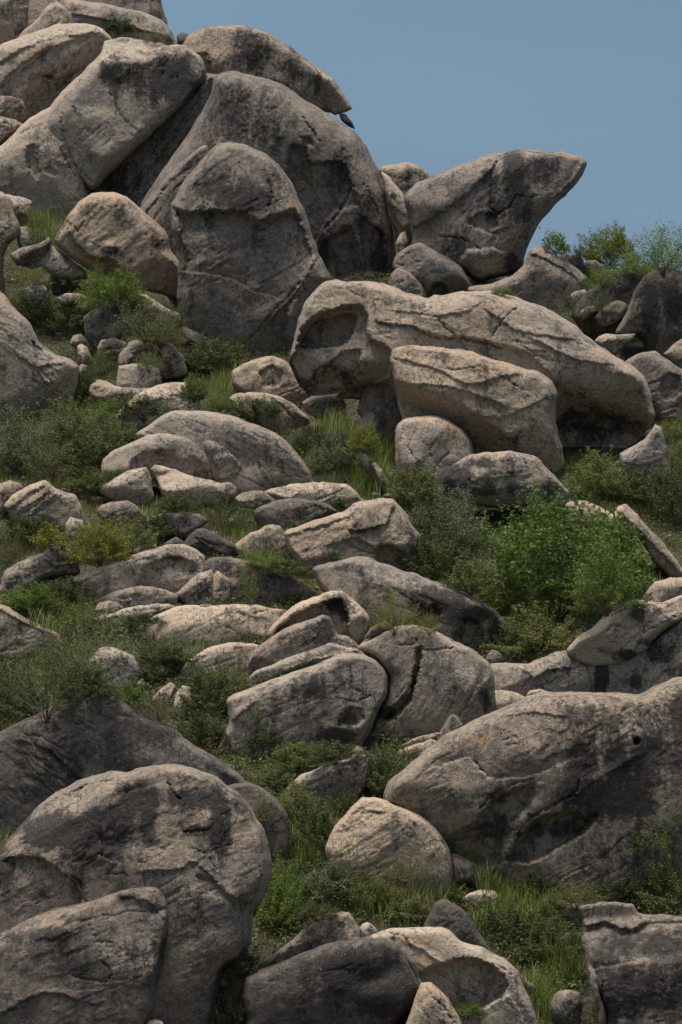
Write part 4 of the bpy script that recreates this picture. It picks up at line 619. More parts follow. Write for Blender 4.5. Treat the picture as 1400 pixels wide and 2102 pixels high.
# ------------------------------------------------------------------ plants
def leaf_cloud(C, size, rs, asp=0.5, up=0.35, tint=None):
    """one rhombic leaf at every point of C"""
    n = len(C); a = rs.normal(size=(n, 3)); a[:, 2] += up; a /= np.linalg.norm(a, axis=1)[:, None]
    b = np.cross(a, rs.normal(size=(n, 3))); b /= np.linalg.norm(b, axis=1)[:, None]
    sz = size*rs.uniform(0.6, 1.3, n)[:, None]
    t = np.cross(a, b)
    V = np.stack([C-t*sz, C+b*sz*asp, C+t*sz, C-b*sz*asp], 1).reshape(-1, 3)
    F = np.arange(n*4).reshape(n, 4)
    return V, F, np.repeat(tint if tint is not None else rs.rand(n), 4)
def tubes(paths, r0, r1, sides=4):
    Vs, Fs, off = [], [], 0
    for i, p in enumerate(paths):
        p = np.asarray(p); m = len(p); d = np.gradient(p, axis=0); d /= np.linalg.norm(d, axis=1)[:, None]+1e-9
        u = np.cross(d, [0.31, 0.87, 0.2]); u /= np.linalg.norm(u, axis=1)[:, None]+1e-9; v = np.cross(d, u)
        a = r0[i] if hasattr(r0, '__len__') else r0; b = r1[i] if hasattr(r1, '__len__') else r1
        rad = np.linspace(a, b, m)[:, None]
        ring = [p+(u*math.cos(2*math.pi*k/sides)+v*math.sin(2*math.pi*k/sides))*rad for k in range(sides)]
        V = np.stack(ring, 1).reshape(-1, 3); Vs.append(V)
        for j in range(m-1):
            for k in range(sides):
                k2 = (k+1) % sides; Fs.append([off+j*sides+k, off+j*sides+k2, off+(j+1)*sides+k2, off+(j+1)*sides+k])
        off += len(V)
    return np.concatenate(Vs), np.array(Fs)
def blades(C, h, wd, rs, lean=0.35, seg=3):
    n = len(C); az = rs.uniform(0, 2*math.pi, n); hh = h*rs.uniform(0.55, 1.15, n); ln = lean*rs.uniform(0.2, 1.6, n)*hh
    d = np.stack([np.cos(az), np.sin(az), az*0], 1); sd = np.stack([-np.sin(az), np.cos(az), az*0], 1)
    V = []
    for k in range(seg+1):
        t = k/seg; c = C+d*(ln*t*t)[:, None]+np.array([0, 0, 1.0])*(hh*t*(1-0.12*t))[:, None]; ww = wd*(1-t)**0.7*0.5+0.0008
        V += [c-sd*ww, c+sd*ww]
    V = np.stack(V, 1).reshape(-1, 3); b = np.arange(n)[:, None]*(2*seg+2)
    F = np.concatenate([b+np.array([[2*k, 2*k+1, 2*k+3, 2*k+2]]) for k in range(seg)])
    return V, F, np.repeat(rs.rand(n), 2*seg+2)

def shrub_meshes(kind, seed):
    """a bush about one unit wide and one unit high, foot at the origin"""
    rs = np.random.RandomState(seed)
    spec = dict(dense=(150, 75, 0.0185, 0.046, 1.1), olive=(130, 70, 0.0175, 0.050, 1.1), airy=(100, 70, 0.014, 0.055, 1.2), green=(230, 72, 0.0150, 0.040, 1.1),
                feather=(120, 70, 0.013, 0.040, 1.4), broad=(60, 34, 0.036, 0.075, 1.1), twig=(80, 34, 0.013, 0.08, 1.1), sapling=(40, 44, 0.024, 0.06, 1.0))[kind]
    K, per, ls, sg, reach = spec
    az = rs.uniform(0, 2*math.pi, K); el = np.arcsin(rs.uniform(0.0, 1, K)); rad = rs.uniform(0.45, 1.0, K)**0.6
    lum = 0.62+0.85*fbm(np.stack([np.cos(az)*1.3+seed, np.sin(az)*1.3, el*1.2], 1), 3, seed)
    out = rs.rand(K) < 0.16; rad = rad*lum*np.where(out, reach*1.05, 1.0)
    T = np.stack([np.cos(az)*np.cos(el)*0.5*rad, np.sin(az)*np.cos(el)*0.5*rad, 0.08+np.sin(el)*0.86*rad], 1)
    if kind == 'sapling': T[:, :2] *= 0.7; T[:, 2] = rs.uniform(0.15, 1.0, K)
    droop = T.copy(); droop[:, 2] -= 0.06
    S = T*np.stack([rs.uniform(.35, .75, K)]*2+[rs.uniform(.2, .6, K)], 1)+np.array([0, 0, 0.02])
    dirs = T-S; C = []; tn = []
    for i in range(K):
        m = int(per*rs.uniform(0.6, 1.4)*(0.55 if out[i] else 1)); t = rs.beta(2.2, 1.1, m)[:, None]
        sp = sg*(0.5 if out[i] or kind == 'feather' else 1.0)
        if kind in ('feather', 'airy'): t = rs.rand(m, 1)
        C.append(S[i]+dirs[i]*t+rs.normal(size=(m, 3))*sp*np.array([1, 1, 0.65])*(1-0.5*t)); tn.append(np.clip(rs.rand()*0.75+rs.rand(m)*0.4, 0, 1))
    C = np.concatenate(C); tn = np.concatenate(tn); C[:, 2] = np.abs(C[:, 2])
    V, F, ti = leaf_cloud(C, ls, rs, 0.5 if kind != 'feather' else 0.3, 0.5, tn)
    paths, ra, rb = [], [], []
    nb = 0
    for i in range(K):
        if i % (2 if kind == 'twig' else 5): continue
        mid = S[i]*0.55+rs.normal(size=3)*0.03; mid[2] = abs(mid[2])
        end = T[i]*(1.06 if kind in ('twig', 'feather') else 0.96)
        paths.append(np.array([[0, 0, -0.06], mid*0.55, mid+(S[i]-mid)*0.5, S[i]*0.5+end*0.5+rs.normal(size=3)*0.012, end])); ra.append(0.006*rs.uniform(.6, 1.3)); rb.append(0.0012)
        if kind in ('twig', 'feather'):
            for _ in range(4 if kind == 'twig' else 2):
                q = S[i]+(end-S[i])*rs.uniform(0.1, 0.9); e = q+rs.normal(size=3)*0.085; paths.append(np.array([q, (q+e)/2+rs.normal(size=3)*0.008, e])); ra.append(0.003); rb.append(0.001)
    Vs, Fs = tubes(paths, ra, rb, 3)
    return (V, F, ti), (Vs, Fs)
PROTO = {}
def proto(kind, mat, seed):
    key = (kind, mat.name, seed)
    if key not in PROTO:
        (V, F, ti), (Vs, Fs) = shrub_meshes(kind, seed)
        PROTO[key] = (mesh_np("foliage", V, F, [mat], smooth=False, attrs={'tint': ti}), mesh_np("stems", Vs, Fs, [M_TWIG]))
    return PROTO[key]
bpy.context.view_layer.update()
DG = bpy.context.evaluated_depsgraph_get()
def hit(px, py):
    d = Vector(ray(px, py)).normalized(); ok, loc, nor, idx, ob, m = scn.ray_cast(DG, CAM, d)
    if ok: return loc, ob
    D = depth(py); return Vector(pt(px, py, D)), None
PL = [0]
def shrub(label, px, py, wpx, hpx, kind, mat, name='shrub', cat='shrub', group=None, ground=False):
    PL[0] += 1; rs = random.Random(PL[0]*7)
    if ground:
        D = depth(py); loc = Vector(pt(px, py, D)); loc.z = float(ground_z(np.array([loc.x]), np.array([loc.y]))[0])
    else: loc, _ = hit(px, py)
    s = (loc-CAM).dot(Vector(FWD))/FPX
    root = bpy.data.objects.new(name, None); root.empty_display_size = 0.2; col.objects.link(root)
    root.location = loc; root.rotation_euler = (0, 0, rs.uniform(0, 6.28)); w_ = wpx*s*1.04; root.scale = (w_, w_, hpx*s*1.06)
    tag(root, label, cat, group)
    a, b = proto(kind, mat, 100+PL[0] % 2)
    for nm, me in (("foliage", a), ("stems", b)):
        c = bpy.data.objects.new(nm, me); c.parent = root; col.objects.link(c)
    return root
def grass_clump(label, px, py, wpx, hpx, mat, n=240, group=None, spread=1.0):
    PL[0] += 1; rs = np.random.RandomState(PL[0]); loc, _ = hit(px, py); s = (loc-CAM).dot(Vector(FWD))/FPX
    w_ = wpx*s; r = np.sqrt(rs.rand(n))*w_/2; a = rs.uniform(0, 6.28, n)
    C = np.stack([np.cos(a)*r, np.sin(a)*r*0.8, r*0-0.03], 1)
    for i in range(n):
        x, y = loc.x+C[i, 0], loc.y+C[i, 1]; ok, l2, *_ = scn.ray_cast(DG, Vector((x, y, loc.z+hpx*s*0.8)), Vector((0, 0, -1)))
        if ok and abs(l2.z-loc.z) < w_*0.8: C[i, 2] = l2.z-loc.z-0.02
    V, F, t = blades(C, hpx*s, 0.016, rs, 0.4*spread, 3)
    o = bpy.data.objects.new("grass_clump", mesh_np("grass_clump", V, F, [mat], smooth=False, attrs={'tint': t})); o.location = loc; col.objects.link(o)
    return tag(o, label, 'grass clump', group)
G_LEFT = "thorny scrub on the left flank"; G_MID = "scrub between the middle boulders"; G_LOW = "scrub in the lower gully"; G_TOP = "bushes along the right skyline"; G_RIGHT = "bushes under the black overhang"
PLANTS = [
 ("dark green bush growing on the high ledge near the top of the frame", 245, 70, 74, 34, 'dense', M_DARK, None),
 ("thin trailing shrub right of the high ledge bush, on the same slope", 318, 88, 54, 24, 'airy', M_OLIVE, None),
 ("tiny green tuft rooted in the upper of two cracks of the rusty gully", 98, 163, 26, 12, 'dense', M_GREEN, None),
 ("tiny green tuft lower down the slanting gully", 136, 176, 16, 12, 'dense', M_GREEN, None),
 ("wispy yellow-green plant clinging to the face of the great dome", 628, 372, 28, 46, 'airy', M_GREEN, None),
 ("bright green herb on the back of the long humped boulder", 1030, 607, 48, 18, 'broad', M_GREEN, None),
 ("fresh green bush right under the round-topped boulder's lip", 238, 640, 150, 96, 'green', M_GREEN, G_LEFT),
 ("dark scrub patch beside the upper edge of the smooth pale boulder", 75, 672, 120, 80, 'dense', M_DARK, G_LEFT),
 ("dark scrub patch above the grey angular rock's left side", 138, 690, 120, 90, 'dense', M_DARK, G_LEFT),
 ("reddish-green low shrub between the split stone and the pale slab", 66, 590, 90, 44, 'airy', M_OLIVE, G_LEFT),
 ("olive shrub hiding the foot of the pale slanting slab at left", 130, 600, 90, 50, 'olive', M_OLIVE, G_LEFT),
 ("grey leafless thorn bush right of the grey angular rock", 300, 700, 150, 90, 'twig', M_GREY, G_LEFT),
 ("grey leafless thorn bush on the long pale slanting rock", 372, 672, 90, 60, 'twig', M_GREY, G_LEFT),
 ("olive thorn bush left of the blunt-nosed rock", 330, 712, 120, 60, 'airy', M_OLIVE, G_LEFT),
 ("dark spreading shrub above the chipped round boulder", 440, 760, 130, 74, 'dense', M_DARK, G_LEFT),
 ("dark shrub just below the blunt nose of the smooth sloping rock", 400, 770, 90, 50, 'dense', M_DARK, G_LEFT),
 ("olive bush at the foot of the tall capped boulder", 490, 735, 60, 56, 'airy', M_OLIVE, G_LEFT),
 ("bright green herb patch right of the white-topped wedge slab", 398, 822, 62, 60, 'green', M_GREEN, G_LEFT),
 ("green shrub left of the low cracked boulder", 450, 845, 80, 56, 'airy', M_GREEN, G_LEFT),
 ("dark rounded shrub on the low cracked boulder", 525, 862, 110, 52, 'dense', M_DARK, G_LEFT),
 ("olive scrub in the hollow of the arched rock", 305, 762, 70, 48, 'airy', M_OLIVE, G_LEFT),
 ("olive scrub left of the pedestal-shaped block", 208, 775, 80, 70, 'airy', M_OLIVE, G_LEFT),
 ("dark shrub against the right edge of the smooth pale boulder", 165, 822, 90, 70, 'dense', M_DARK, G_LEFT),
 ("grassy olive shrub below the low sloping-lipped rock", 215, 870, 140, 54, 'airy', M_GREEN, G_LEFT),
 ("dark mat-like shrub draped on the wedge slab's left slope", 295, 862, 120, 54, 'dense', M_DARK, G_LEFT),
 ("tall grey-green bush at the left frame edge below the smooth pale boulder", 40, 965, 180, 160, 'airy', M_GREY, G_LEFT),
 ("olive mounded bush right of the tall grey-green one", 145, 912, 160, 90, 'olive', M_OLIVE, G_LEFT),
 ("dark mounded bush left of the front ochre-faced dome", 190, 968, 170, 96, 'dense', M_DARK, G_LEFT),
 ("brownish twiggy bush between the olive mound and the striped fin rock", 110, 985, 150, 80, 'twig', M_OLIVE, G_LEFT),
 ("dark bush above the striped fin rock's right end", 205, 1020, 140, 60, 'dense', M_DARK, G_LEFT),
 ("broad-leaved plant at the left frame edge above the striped fin rock", 28, 978, 60, 80, 'broad', M_GREY, G_LEFT),
 ("olive bush behind the wedge slab's lower left corner", 240, 915, 110, 52, 'olive', M_OLIVE, G_LEFT),
 ("dark creeper hanging under the striped fin rock", 55, 1115, 140, 60, 'dense', M_DARK, G_LEFT),
 ("glowing lime-green bush above the arch-scarred boulder", 205, 1162, 150, 100, 'green', M_LIME, G_LEFT),
 ("lime herb spilling over the dark creeper at left", 105, 1128, 80, 56, 'broad', M_LIME, G_LEFT),
 ("olive bush right of the lime-green bush", 265, 1135, 130, 80, 'olive', M_OLIVE, G_LEFT),
 ("dark low shrub below the half-hidden grey rock", 320, 1112, 110, 60, 'dense', M_DARK, G_LEFT),
 ("grey twiggy shrub draped in front of the split rock pair", 400, 1042, 110, 44, 'twig', M_GREY, G_LEFT),
 ("dark spreading thorn shrub beside the half-hidden grey rock", 455, 1085, 150, 80, 'feather', M_DARK, G_LEFT),
 ("dark scrub between the split pair and the half-hidden grey rock", 360, 1052, 90, 40, 'dense', M_DARK, G_LEFT),
 ("greenish brown twigs at the left edge beside the shell-like boulder", 10, 1165, 80, 100, 'twig', M_OLIVE, G_LEFT),
 ("dark low mat under the shell-like boulder", 145, 1232, 120, 50, 'dense', M_DARK, G_LEFT),
 ("yellow-green herbs below the small oval stone", 70, 1258, 150, 60, 'green', M_GREEN, G_LEFT),
 ("pale green shrub above the feathery bush at left", 175, 1300, 130, 80, 'feather', M_GREEN, G_LEFT),
 ("dark sprig on the layered pale shelf rock", 300, 1285, 90, 26, 'dense', M_DARK, G_MID),
 ("large feathery dark bush at the left edge above the nearly black boulder", 95, 1475, 250, 200, 'feather', M_DARK, G_LEFT),
 ("feathery bush spreading in front of the pale rounded boulder", 185, 1410, 200, 150, 'feather', M_OLIVE, G_LEFT),
 ("dense dark bush in the left corner behind the nearly black boulder", 25, 1480, 150, 130, 'dense', M_DARK, G_LEFT),
 ("dark bush touching the nearly black boulder's crest", 180, 1440, 120, 90, 'dense', M_DARK, G_LEFT),
 ("green shrub just right of the nearly black boulder's crest", 262, 1445, 90, 50, 'olive', M_GREEN, G_LEFT),
 ("dark mat along the lower rim of the broad white slab", 340, 1368, 150, 52, 'dense', M_DARK, G_MID),
 ("dark mat right below the white slab, near the pale overgrown slab", 300, 1400, 90, 44, 'dense', M_DARK, G_MID),
 ("big dark-olive shrub left of the biggest centre boulder", 428, 1470, 140, 110, 'dense', M_DARK, G_MID),
 ("dark shrub above the nearly black boulder's right slope", 420, 1535, 120, 80, 'dense', M_DARK, G_MID),
 ("olive shrub topped with dry grass below the pale overgrown slab", 470, 1420, 100, 60, 'airy', M_OLIVE, G_MID),
 ("twiggy olive shrub around the half-sunk pale lump", 325, 1480, 100, 70, 'twig', M_OLIVE, G_MID),
 ("dark scrub above the shark-backed boulder's left end", 590, 1188, 110, 44, 'dense', M_DARK, G_MID),
 ("olive grass-like shrub beneath the rounded tan fin", 530, 1168, 100, 40, 'airy', M_GREEN, G_MID),
 ("bright green sapling in front of the dark low boulder", 510, 1242, 48, 78, 'sapling', M_GREEN, G_MID),
 ("thin olive shrub at the dark low boulder's right end", 610, 1238, 90, 44, 'feather', M_OLIVE, G_MID),
 ("dark tuft between the blocky boulder and the shark-backed one", 678, 1152, 40, 22, 'dense', M_DARK, G_MID),
 ("airy lime-green bush in front of the shark-backed boulder", 808, 1300, 120, 100, 'feather', M_LIME, G_MID),
 ("short lime shrub right of the airy lime-green bush", 880, 1302, 60, 50, 'feather', M_LIME, G_MID),
 ("small shrub left of the airy lime-green bush", 745, 1245, 50, 40, 'feather', M_OLIVE, G_MID),
 ("straggling thorny sprig on the smooth broad dome", 562, 998, 90, 44, 'feather', M_DARK, G_MID),
 ("dark tuft on the pale flat-backed rock", 690, 1046, 50, 26, 'dense', M_DARK, G_MID),
 ("grey-green bush right of the smooth broad dome", 690, 975, 120, 90, 'olive', M_GREY, G_MID),
 ("grey-green bush at the dome's upper right, below the cracked boulder", 625, 925, 80, 50, 'olive', M_GREY, G_MID),
 ("yellow-green bush beside the dark round stone", 745, 930, 70, 66, 'green', M_LIME, G_MID),
 ("yellow-green bush above the two leaning slabs", 740, 975, 60, 44, 'olive', M_GREEN, G_MID),
 ("dark bush with yellowish tips left of the dark-capped boulder", 855, 1040, 130, 90, 'dense', M_OLIVE, G_MID),
 ("dark bush under the yellowish-tipped one, by the blocky boulder", 880, 1110, 90, 90, 'dense', M_DARK, G_MID),
 ("tall grey-green bush left of the bright round bush", 935, 1130, 170, 150, 'airy', M_GREY, G_MID),
 ("dark bush under the tall grey-green one", 905, 1190, 150, 100, 'dense', M_DARK, G_MID),
 ("dark bush with lime tips above the shark-backed slope", 965, 1222, 110, 80, 'dense', M_OLIVE, G_MID),
 ("large bright green rounded bush, the biggest in the picture", 1145, 1270, 350, 275, 'green', M_GREEN, G_MID),
 ("low bright green bush at the biggest bush's lower right", 1248, 1262, 150, 150, 'green', M_GREEN, G_MID),
 ("leafy blue-green sapling right of the biggest bush", 1265, 1215, 150, 190, 'broad', M_GREEN, G_MID),
 ("round olive-grey bush below the biggest bush", 1100, 1352, 190, 110, 'olive', M_OLIVE, G_MID),
 ("olive-grey bush overlapping the round one on its left", 1060, 1340, 90, 70, 'olive', M_DARK, G_MID),
 ("twiggy shrub between the shark-backed rock and the biggest bush", 1020, 1250, 90, 60, 'twig', M_OLIVE, G_MID),
 ("dark green bush right under the black overhang", 1235, 1025, 150, 100, 'olive', M_OLIVE, G_RIGHT),
 ("dark green bush in front of the pale standing stone", 1330, 1040, 150, 90, 'dense', M_DARK, G_RIGHT),
 ("brown-tinged bush at the right edge beside the long slanting rock", 1388, 1080, 100, 120, 'dense', M_DARK, G_RIGHT),
 ("greenish bush touching the overhang's lower lip", 1215, 985, 100, 56, 'olive', M_GREEN, G_RIGHT),
 ("mixed scrub at the right edge above the pale standing stone's foot", 1392, 990, 80, 90, 'olive', M_OLIVE, G_RIGHT),
 ("small green shrub at the right edge under the ring-scarred boulder", 1375, 905, 80, 50, 'airy', M_GREEN, G_RIGHT),
 ("small leafy green bush, leftmost on the right skyline", 1140, 524, 62, 58, 'broad', M_GREEN, G_TOP),
 ("thin dark bush between the leftmost skyline bush and the yellow-green one", 1190, 532, 44, 34, 'airy', M_OLIVE, G_TOP),
 ("yellow-green bush in the middle of the right skyline", 1252, 548, 120, 92, 'green', M_LIME, G_TOP),
 ("tall airy bright bush at the right end of the skyline", 1362, 565, 150, 120, 'airy', M_GREEN, G_TOP),
 ("low green bush below the tall airy skyline bush", 1300, 572, 130, 60, 'airy', M_GREEN, G_TOP),
 ("low olive bush above the veiled ridge boulder", 1235, 590, 80, 50, 'airy', M_GREEN, G_TOP),
 ("wispy grey-green bush veiling the dark ridge boulder", 1195, 672, 130, 90, 'feather', M_GREY, G_TOP),
 ("wispy twigs in front of the dark ridge boulder's middle", 1235, 640, 70, 50, 'feather', M_GREY, G_TOP),
 ("yellowish shrub above the flat pale wedge", 1222, 690, 60, 50, 'airy', M_OLIVE, G_TOP),
 ("dark vine-covered stump at the foot of the biggest centre boulder", 540, 1540, 80, 76, 'dense', M_DARK, G_MID),
 ("green leafy tip rising above the vine-covered stump", 523, 1490, 44, 70, 'sapling', M_GREEN, G_MID),
 ("dark green bush right of the vine-covered stump", 612, 1582, 120, 64, 'dense', M_OLIVE, G_MID),
 ("dark low bush at the base of the biggest centre boulder", 690, 1568, 120, 50, 'dense', M_DARK, G_MID),
 ("round dark bush against the pale wedge boulder", 785, 1635, 110, 110, 'dense', M_DARK, G_MID),
 ("olive bush below the vine-covered stump", 560, 1615, 100, 50, 'olive', M_OLIVE, G_LOW),
 ("tall dark-olive bush left of the pale domed boulder", 650, 1760, 120, 130, 'dense', M_DARK, G_LOW),
 ("dark-olive bush above the squeezed narrow boulder", 610, 1680, 120, 80, 'olive', M_OLIVE, G_LOW),
 ("thin green shrub above the pale domed boulder's crown", 700, 1668, 110, 54, 'feather', M_OLIVE, G_LOW),
 ("yellow-green creeper hanging over the squeezed narrow boulder", 540, 1690, 60, 70, 'feather', M_LIME, G_LOW),
 ("yellow-green creeper at the largest boulder's right rim", 560, 1760, 46, 60, 'feather', M_GREEN, G_LOW),
 ("fresh green bush hugging the largest lower left boulder", 575, 1905, 110, 150, 'green', M_GREEN, G_LOW),
 ("dark bush behind the fresh green one, by the narrow boulder", 590, 1830, 110, 70, 'dense', M_DARK, G_LOW),
 ("grey-green low bush in the middle of the lower gully", 680, 1850, 150, 90, 'olive', M_GREY, G_LOW),
 ("olive low bush below the pale domed boulder", 770, 1860, 150, 80, 'airy', M_OLIVE, G_LOW),
 ("dark low bush just above the brown facet-faced boulder", 650, 1890, 90, 40, 'dense', M_DARK, G_LOW),
 ("small dark bush right of the facet-faced boulder's tip", 840, 1888, 120, 50, 'olive', M_OLIVE, G_LOW),
 ("dark shrub in front of the pale domed boulder's lower right", 830, 1812, 90, 60, 'airy', M_OLIVE, G_LOW),
 ("green shrub left of the chalky stone in the grass", 925, 1850, 70, 50, 'olive', M_GREEN, G_LOW),
 ("dark bush at the foot of the huge boulder's slanting hollow", 1110, 1845, 130, 60, 'dense', M_DARK, G_LOW),
 ("olive bush below the huge boulder, centre right", 1180, 1865, 130, 60, 'airy', M_OLIVE, G_LOW),
 ("dark bush above the flat-topped corner boulder", 1270, 1848, 140, 80, 'olive', M_DARK, G_LOW),
 ("dark bush at the right edge above the flat-topped corner boulder", 1370, 1865, 130, 120, 'olive', M_OLIVE, G_LOW),
 ("leafy climber on the huge boulder near the right edge", 1345, 1750, 110, 80, 'airy', M_GREEN, G_LOW),
 ("leafy climber at the right edge above the leafy one near it", 1385, 1700, 70, 60, 'airy', M_GREY, G_LOW),
 ("dark bush right of the dark wedge stone", 1040, 1935, 130, 90, 'dense', M_DARK, G_LOW),
 ("deep green bush filling the dip left of the corner boulder", 1130, 1975, 140, 90, 'dense', M_DARK, G_LOW),
 ("olive bush above the deep green one left of the corner boulder", 1110, 1915, 120, 70, 'olive', M_OLIVE, G_LOW),
 ("bright green grassy bush above the small squared stone", 1110, 2045, 100, 70, 'airy', M_GREEN, G_LOW),
 ("bright herb growing inside the hollowed boulder's mouth", 960, 2090, 84, 36, 'green', M_GREEN, G_LOW),
 ("dark tangled bush at the bottom edge under the charcoal boulder's left end", 480, 2110, 110, 90, 'feather', M_GREY, G_LOW),
 ("dark bush in the shade between the largest and charcoal boulders", 500, 2010, 90, 70, 'dense', M_DARK, G_LOW),
]
for (lb, x, y, ww, hh, kd, mt, gp) in PLANTS:
    nm = 'sapling' if 'sapling' in lb else 'herb' if 'herb' in lb else 'shrub'
    shrub(lb, x, y, ww, hh, kd, mt, name=nm, cat={'herb': 'herb', 'sapling': 'sapling'}.get(nm, 'shrub'), group=gp)
GR = [
 ("wide drift of yellow-green grass across the lower gully, under the pale domed boulder", 820, 1865, 190, 84, M_GRASS, 420, 1.2),
 ("yellow-green grass beside the grey-green low bush in the lower gully", 720, 1830, 110, 84, M_GRASS, 260, 1.2),
 ("bright grass to the right of the chalky stone", 1075, 1905, 130, 90, M_GRASS, 300, 1.1),
 ("thin grass on the slope between the deep green bush and the dark wedge stone", 1010, 1900, 90, 60, M_GRASS, 200, 1.1),
 ("long grass just left of the flat-topped corner boulder", 1160, 2010, 80, 90, M_GRASS, 260, 1.1),
 ("green grass along the top of the tall dark-olive bush in the gully", 655, 1720, 90, 60, M_GRASS, 180, 1.2),
 ("green grass between the yellow-green bush and the dark round stone", 705, 960, 70, 50, M_GRASS, 220, 1.1),
 ("soft dry-green grass in the gap right of the pale notched block", 82, 470, 56, 62, M_GRASS, 300, 1.5),
 ("bright green grass under the long humped boulder's gap", 680, 895, 100, 56, M_GRASS, 420, 1.0),
 ("reedy green grass in the gully below the pale pointed stone", 765, 1010, 100, 60, M_GRASS, 420, 1.0),
 ("green grass right of the pale pointed stone", 800, 950, 60, 70, M_GRASS, 260, 1.0),
 ("grass along the left of the low cracked boulder", 470, 800, 80, 44, M_GRASS, 300, 1.0),
 ("yellowish grass arching from the arched rock's hollow", 325, 755, 60, 50, M_STRAW, 220, 1.4),
 ("dry grass with pale heads before the rounded tan fin", 545, 1150, 110, 50, M_GRASS, 300, 1.2),
 ("tall grass between the biggest bush and the olive-grey one", 1115, 1270, 100, 70, M_GRASS, 240, 1.0),
 ("dry grass crowning the shrub left of the biggest centre boulder", 485, 1380, 70, 40, M_STRAW, 200, 1.0),
 ("green grass in the corner right of the pale domed boulder", 935, 1745, 50, 70, M_GRASS, 260, 1.0),
 ("short grass under the huge boulder's left foot", 975, 1760, 50, 40, M_GRASS, 160, 1.0),
 ("tall grass with golden stalks below the huge boulder", 1035, 1870, 110, 80, M_GRASS, 300, 1.1),
 ("golden stalks among the tall grass below the huge boulder", 1060, 1850, 120, 80, M_STRAW, 110, 1.4),
 ("tall blades in front of the pale domed boulder's right foot", 880, 1840, 60, 80, M_GRASS, 180, 1.0),
 ("long blades in front of the pale domed boulder's left foot", 765, 1820, 110, 80, M_GRASS, 260, 1.2),
 ("golden grass in the lower gully left of the dark wedge stone", 850, 1880, 120, 60, M_STRAW, 160, 1.3),
 ("bright grass left of the narrow dark boulder's base", 620, 1790, 60, 80, M_GRASS, 260, 1.0),
 ("shaded grass left of the small squared stone", 1110, 2085, 80, 70, M_GRASS, 300, 1.0),
 ("dry grass on the slope at the right edge under the ring-scarred boulder", 1385, 890, 60, 40, M_STRAW, 160, 1.2),
 ("green grass beside the feathery bush's upper left", 90, 1320, 90, 50, M_GRASS, 220, 1.2),
 ("brown-green grass left of the dark scrub patch under the split stone", 35, 630, 60, 40, M_STRAW, 140, 1.2),
]
for (lb, x, y, ww, hh, mt, n, sp) in GR: grass_clump(lb, x, y, ww, hh, mt, n, None, sp)

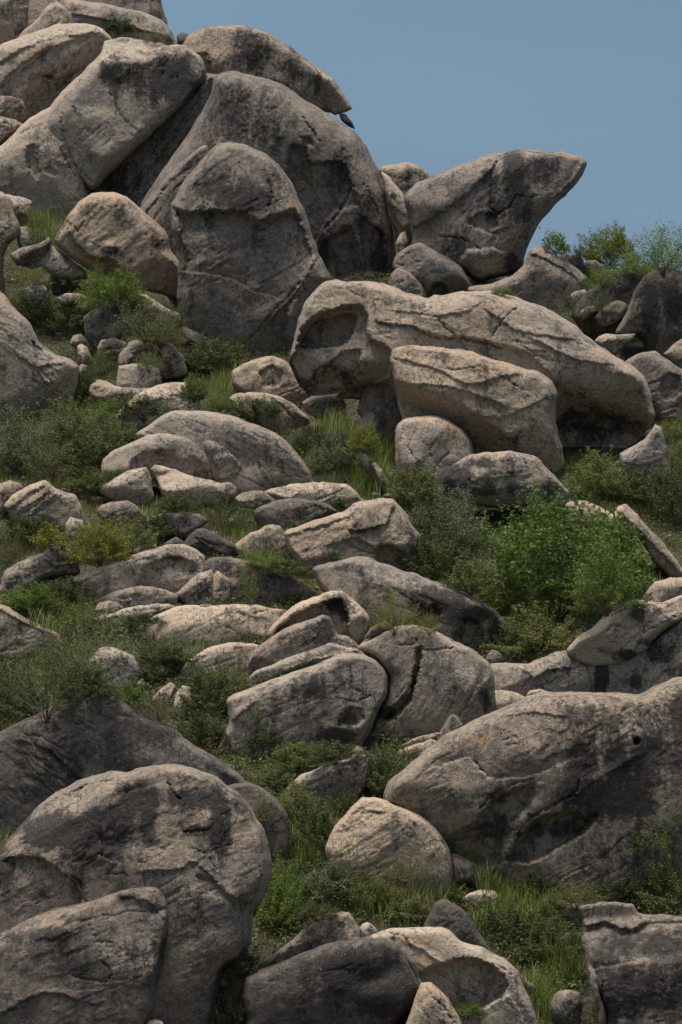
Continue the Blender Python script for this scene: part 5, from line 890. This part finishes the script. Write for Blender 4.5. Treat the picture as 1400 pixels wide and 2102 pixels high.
# ------------------------------------------------------------------ ground cover nobody could count
M_COVER = leaf_material('scrub_leaf', (0.045, 0.060, 0.022), (0.210, 0.235, 0.085))
def cover():
    rs = np.random.RandomState(5); pts = []
    for _ in range(7600):
        y = rs.uniform(39.6, 82); hw = (y*0.1575)+1.2; x = rs.uniform(-hw, hw)
        if y > crest_y(np.array([x]))[0]+2.5: continue
        z = float(ground_z(np.array([x]), np.array([y]))[0])
        ok, loc, nor, idx, ob, m = scn.ray_cast(DG, Vector((x, y, z+0.02)), Vector((0, -0.3, 1)), distance=1.3)
        if ok: continue
        pts.append((x, y, z))
    pts = np.array(pts); n = len(pts)
    q = pts*0.35; a = fbm(q, 3, 21); b = fbm(q+50, 3, 22)
    kind = np.where(a > 0.56, 2, np.where(b > 0.60, 1, 0))
    def emit(name, sel, per, radius, height, size, mat):
        P = pts[sel]; C = []; T = []
        for p in P:
            sc = rs.uniform(0.6, 1.3); m = int(per*sc)
            u = rs.normal(size=(m, 3)); u /= np.linalg.norm(u, axis=1)[:, None]; r = rs.rand(m)[:, None]**0.45
            c = u*r*np.array([radius, radius, height])*sc; c[:, 2] = np.abs(c[:, 2])
            c += (fbm(c*6+p*3, 2, 3)-0.5)[:, None]*0.12
            c[:, 2] += c[:, 1]*TAN*0.8
            C.append(c+p); T.append(np.clip(rs.rand()*0.7+rs.rand(m)*0.4, 0, 1))
        V, F, t = leaf_cloud(np.concatenate(C), size, rs, 0.5, 0.5, np.concatenate(T))
        o = bpy.data.objects.new(name, mesh_np(name, V, F, [mat], smooth=False, attrs={'tint': t})); col.objects.link(o); tag(o, kind='stuff', cat=None)
        return o
    o = emit("low_scrub", kind == 0, 100, 0.46, 0.36, 0.037, M_COVER); tag(o, "dark small-leaved scrub matting the slope between the boulders", 'ground cover')
    o = emit("creeping_herbs", kind == 1, 120, 0.42, 0.26, 0.030, M_OLIVE); tag(o, "olive creeping herbs carpeting gaps between the boulders", 'ground cover')
    P = pts[kind == 2]; C = []
    for p in P:
        m = 34; c = rs.normal(size=(m, 3))*np.array([.24, .24, 0])+p; c[:, 2] += (c[:, 1]-p[1])*TAN-0.02; C.append(c)
    V, F, t = blades(np.concatenate(C[::7]), 0.36, 0.012, rs, 0.8, 2); del C[::7]
    o = bpy.data.objects.new("dry_grass", mesh_np("dry_grass", V, F, [M_STRAW], smooth=False, attrs={'tint': t})); col.objects.link(o)
    tag(o, "dry straw-coloured grass stalks scattered through the green grass", 'dry grass', kind='stuff')
    V, F, t = blades(np.concatenate(C), 0.34, 0.014, rs, 0.5, 2)
    o = bpy.data.objects.new("grass", mesh_np("grass", V, F, [M_GRASS], smooth=False, attrs={'tint': t})); col.objects.link(o)
    tag(o, "loose green grass growing across the open slope", 'grass', kind='stuff')
cover()
def rubble():
    rs = np.random.RandomState(9); base = bpy.data.meshes.new("t"); bm = __import__('bmesh').new(); __import__('bmesh').ops.create_icosphere(bm, subdivisions=1, radius=1.0)
    bv = np.array([v.co[:] for v in bm.verts]); bf = np.array([[v.index for v in f.verts] for f in bm.faces]); bm.free(); bpy.data.meshes.remove(base)
    V, F, n = [], [], 0
    for _ in range(1500):
        y = rs.uniform(37, 80); x = rs.uniform(-1, 1)*(y*0.1575+1)
        if y > crest_y(np.array([x]))[0]+1: continue
        z = float(ground_z(np.array([x]), np.array([y]))[0]); r = 0.035+0.13*rs.rand()**3
        v = bv*(1+0.25*(rs.rand(len(bv), 1)-0.5)*2)*r*np.array([rs.uniform(.8, 1.5), rs.uniform(.8, 1.3), rs.uniform(.5, .9)]); a = rs.uniform(0, 6.3)
        v = np.stack([v[:, 0]*math.cos(a)-v[:, 1]*math.sin(a), v[:, 0]*math.sin(a)+v[:, 1]*math.cos(a), v[:, 2]], 1)+[x, y, z+r*0.25]
        V.append(v); F.append(bf+n); n += len(bv)
    V = np.concatenate(V); F = np.concatenate(F)
    o = bpy.data.objects.new("rubble", mesh_np("rubble", V, F, [ROCK], smooth=False, attrs={'tone': np.full(len(V), .6), 'patina': np.full(len(V), .2)})); col.objects.link(o)
    tag(o, "small broken stones scattered over the soil between plants", 'rubble', kind='stuff')
rubble()
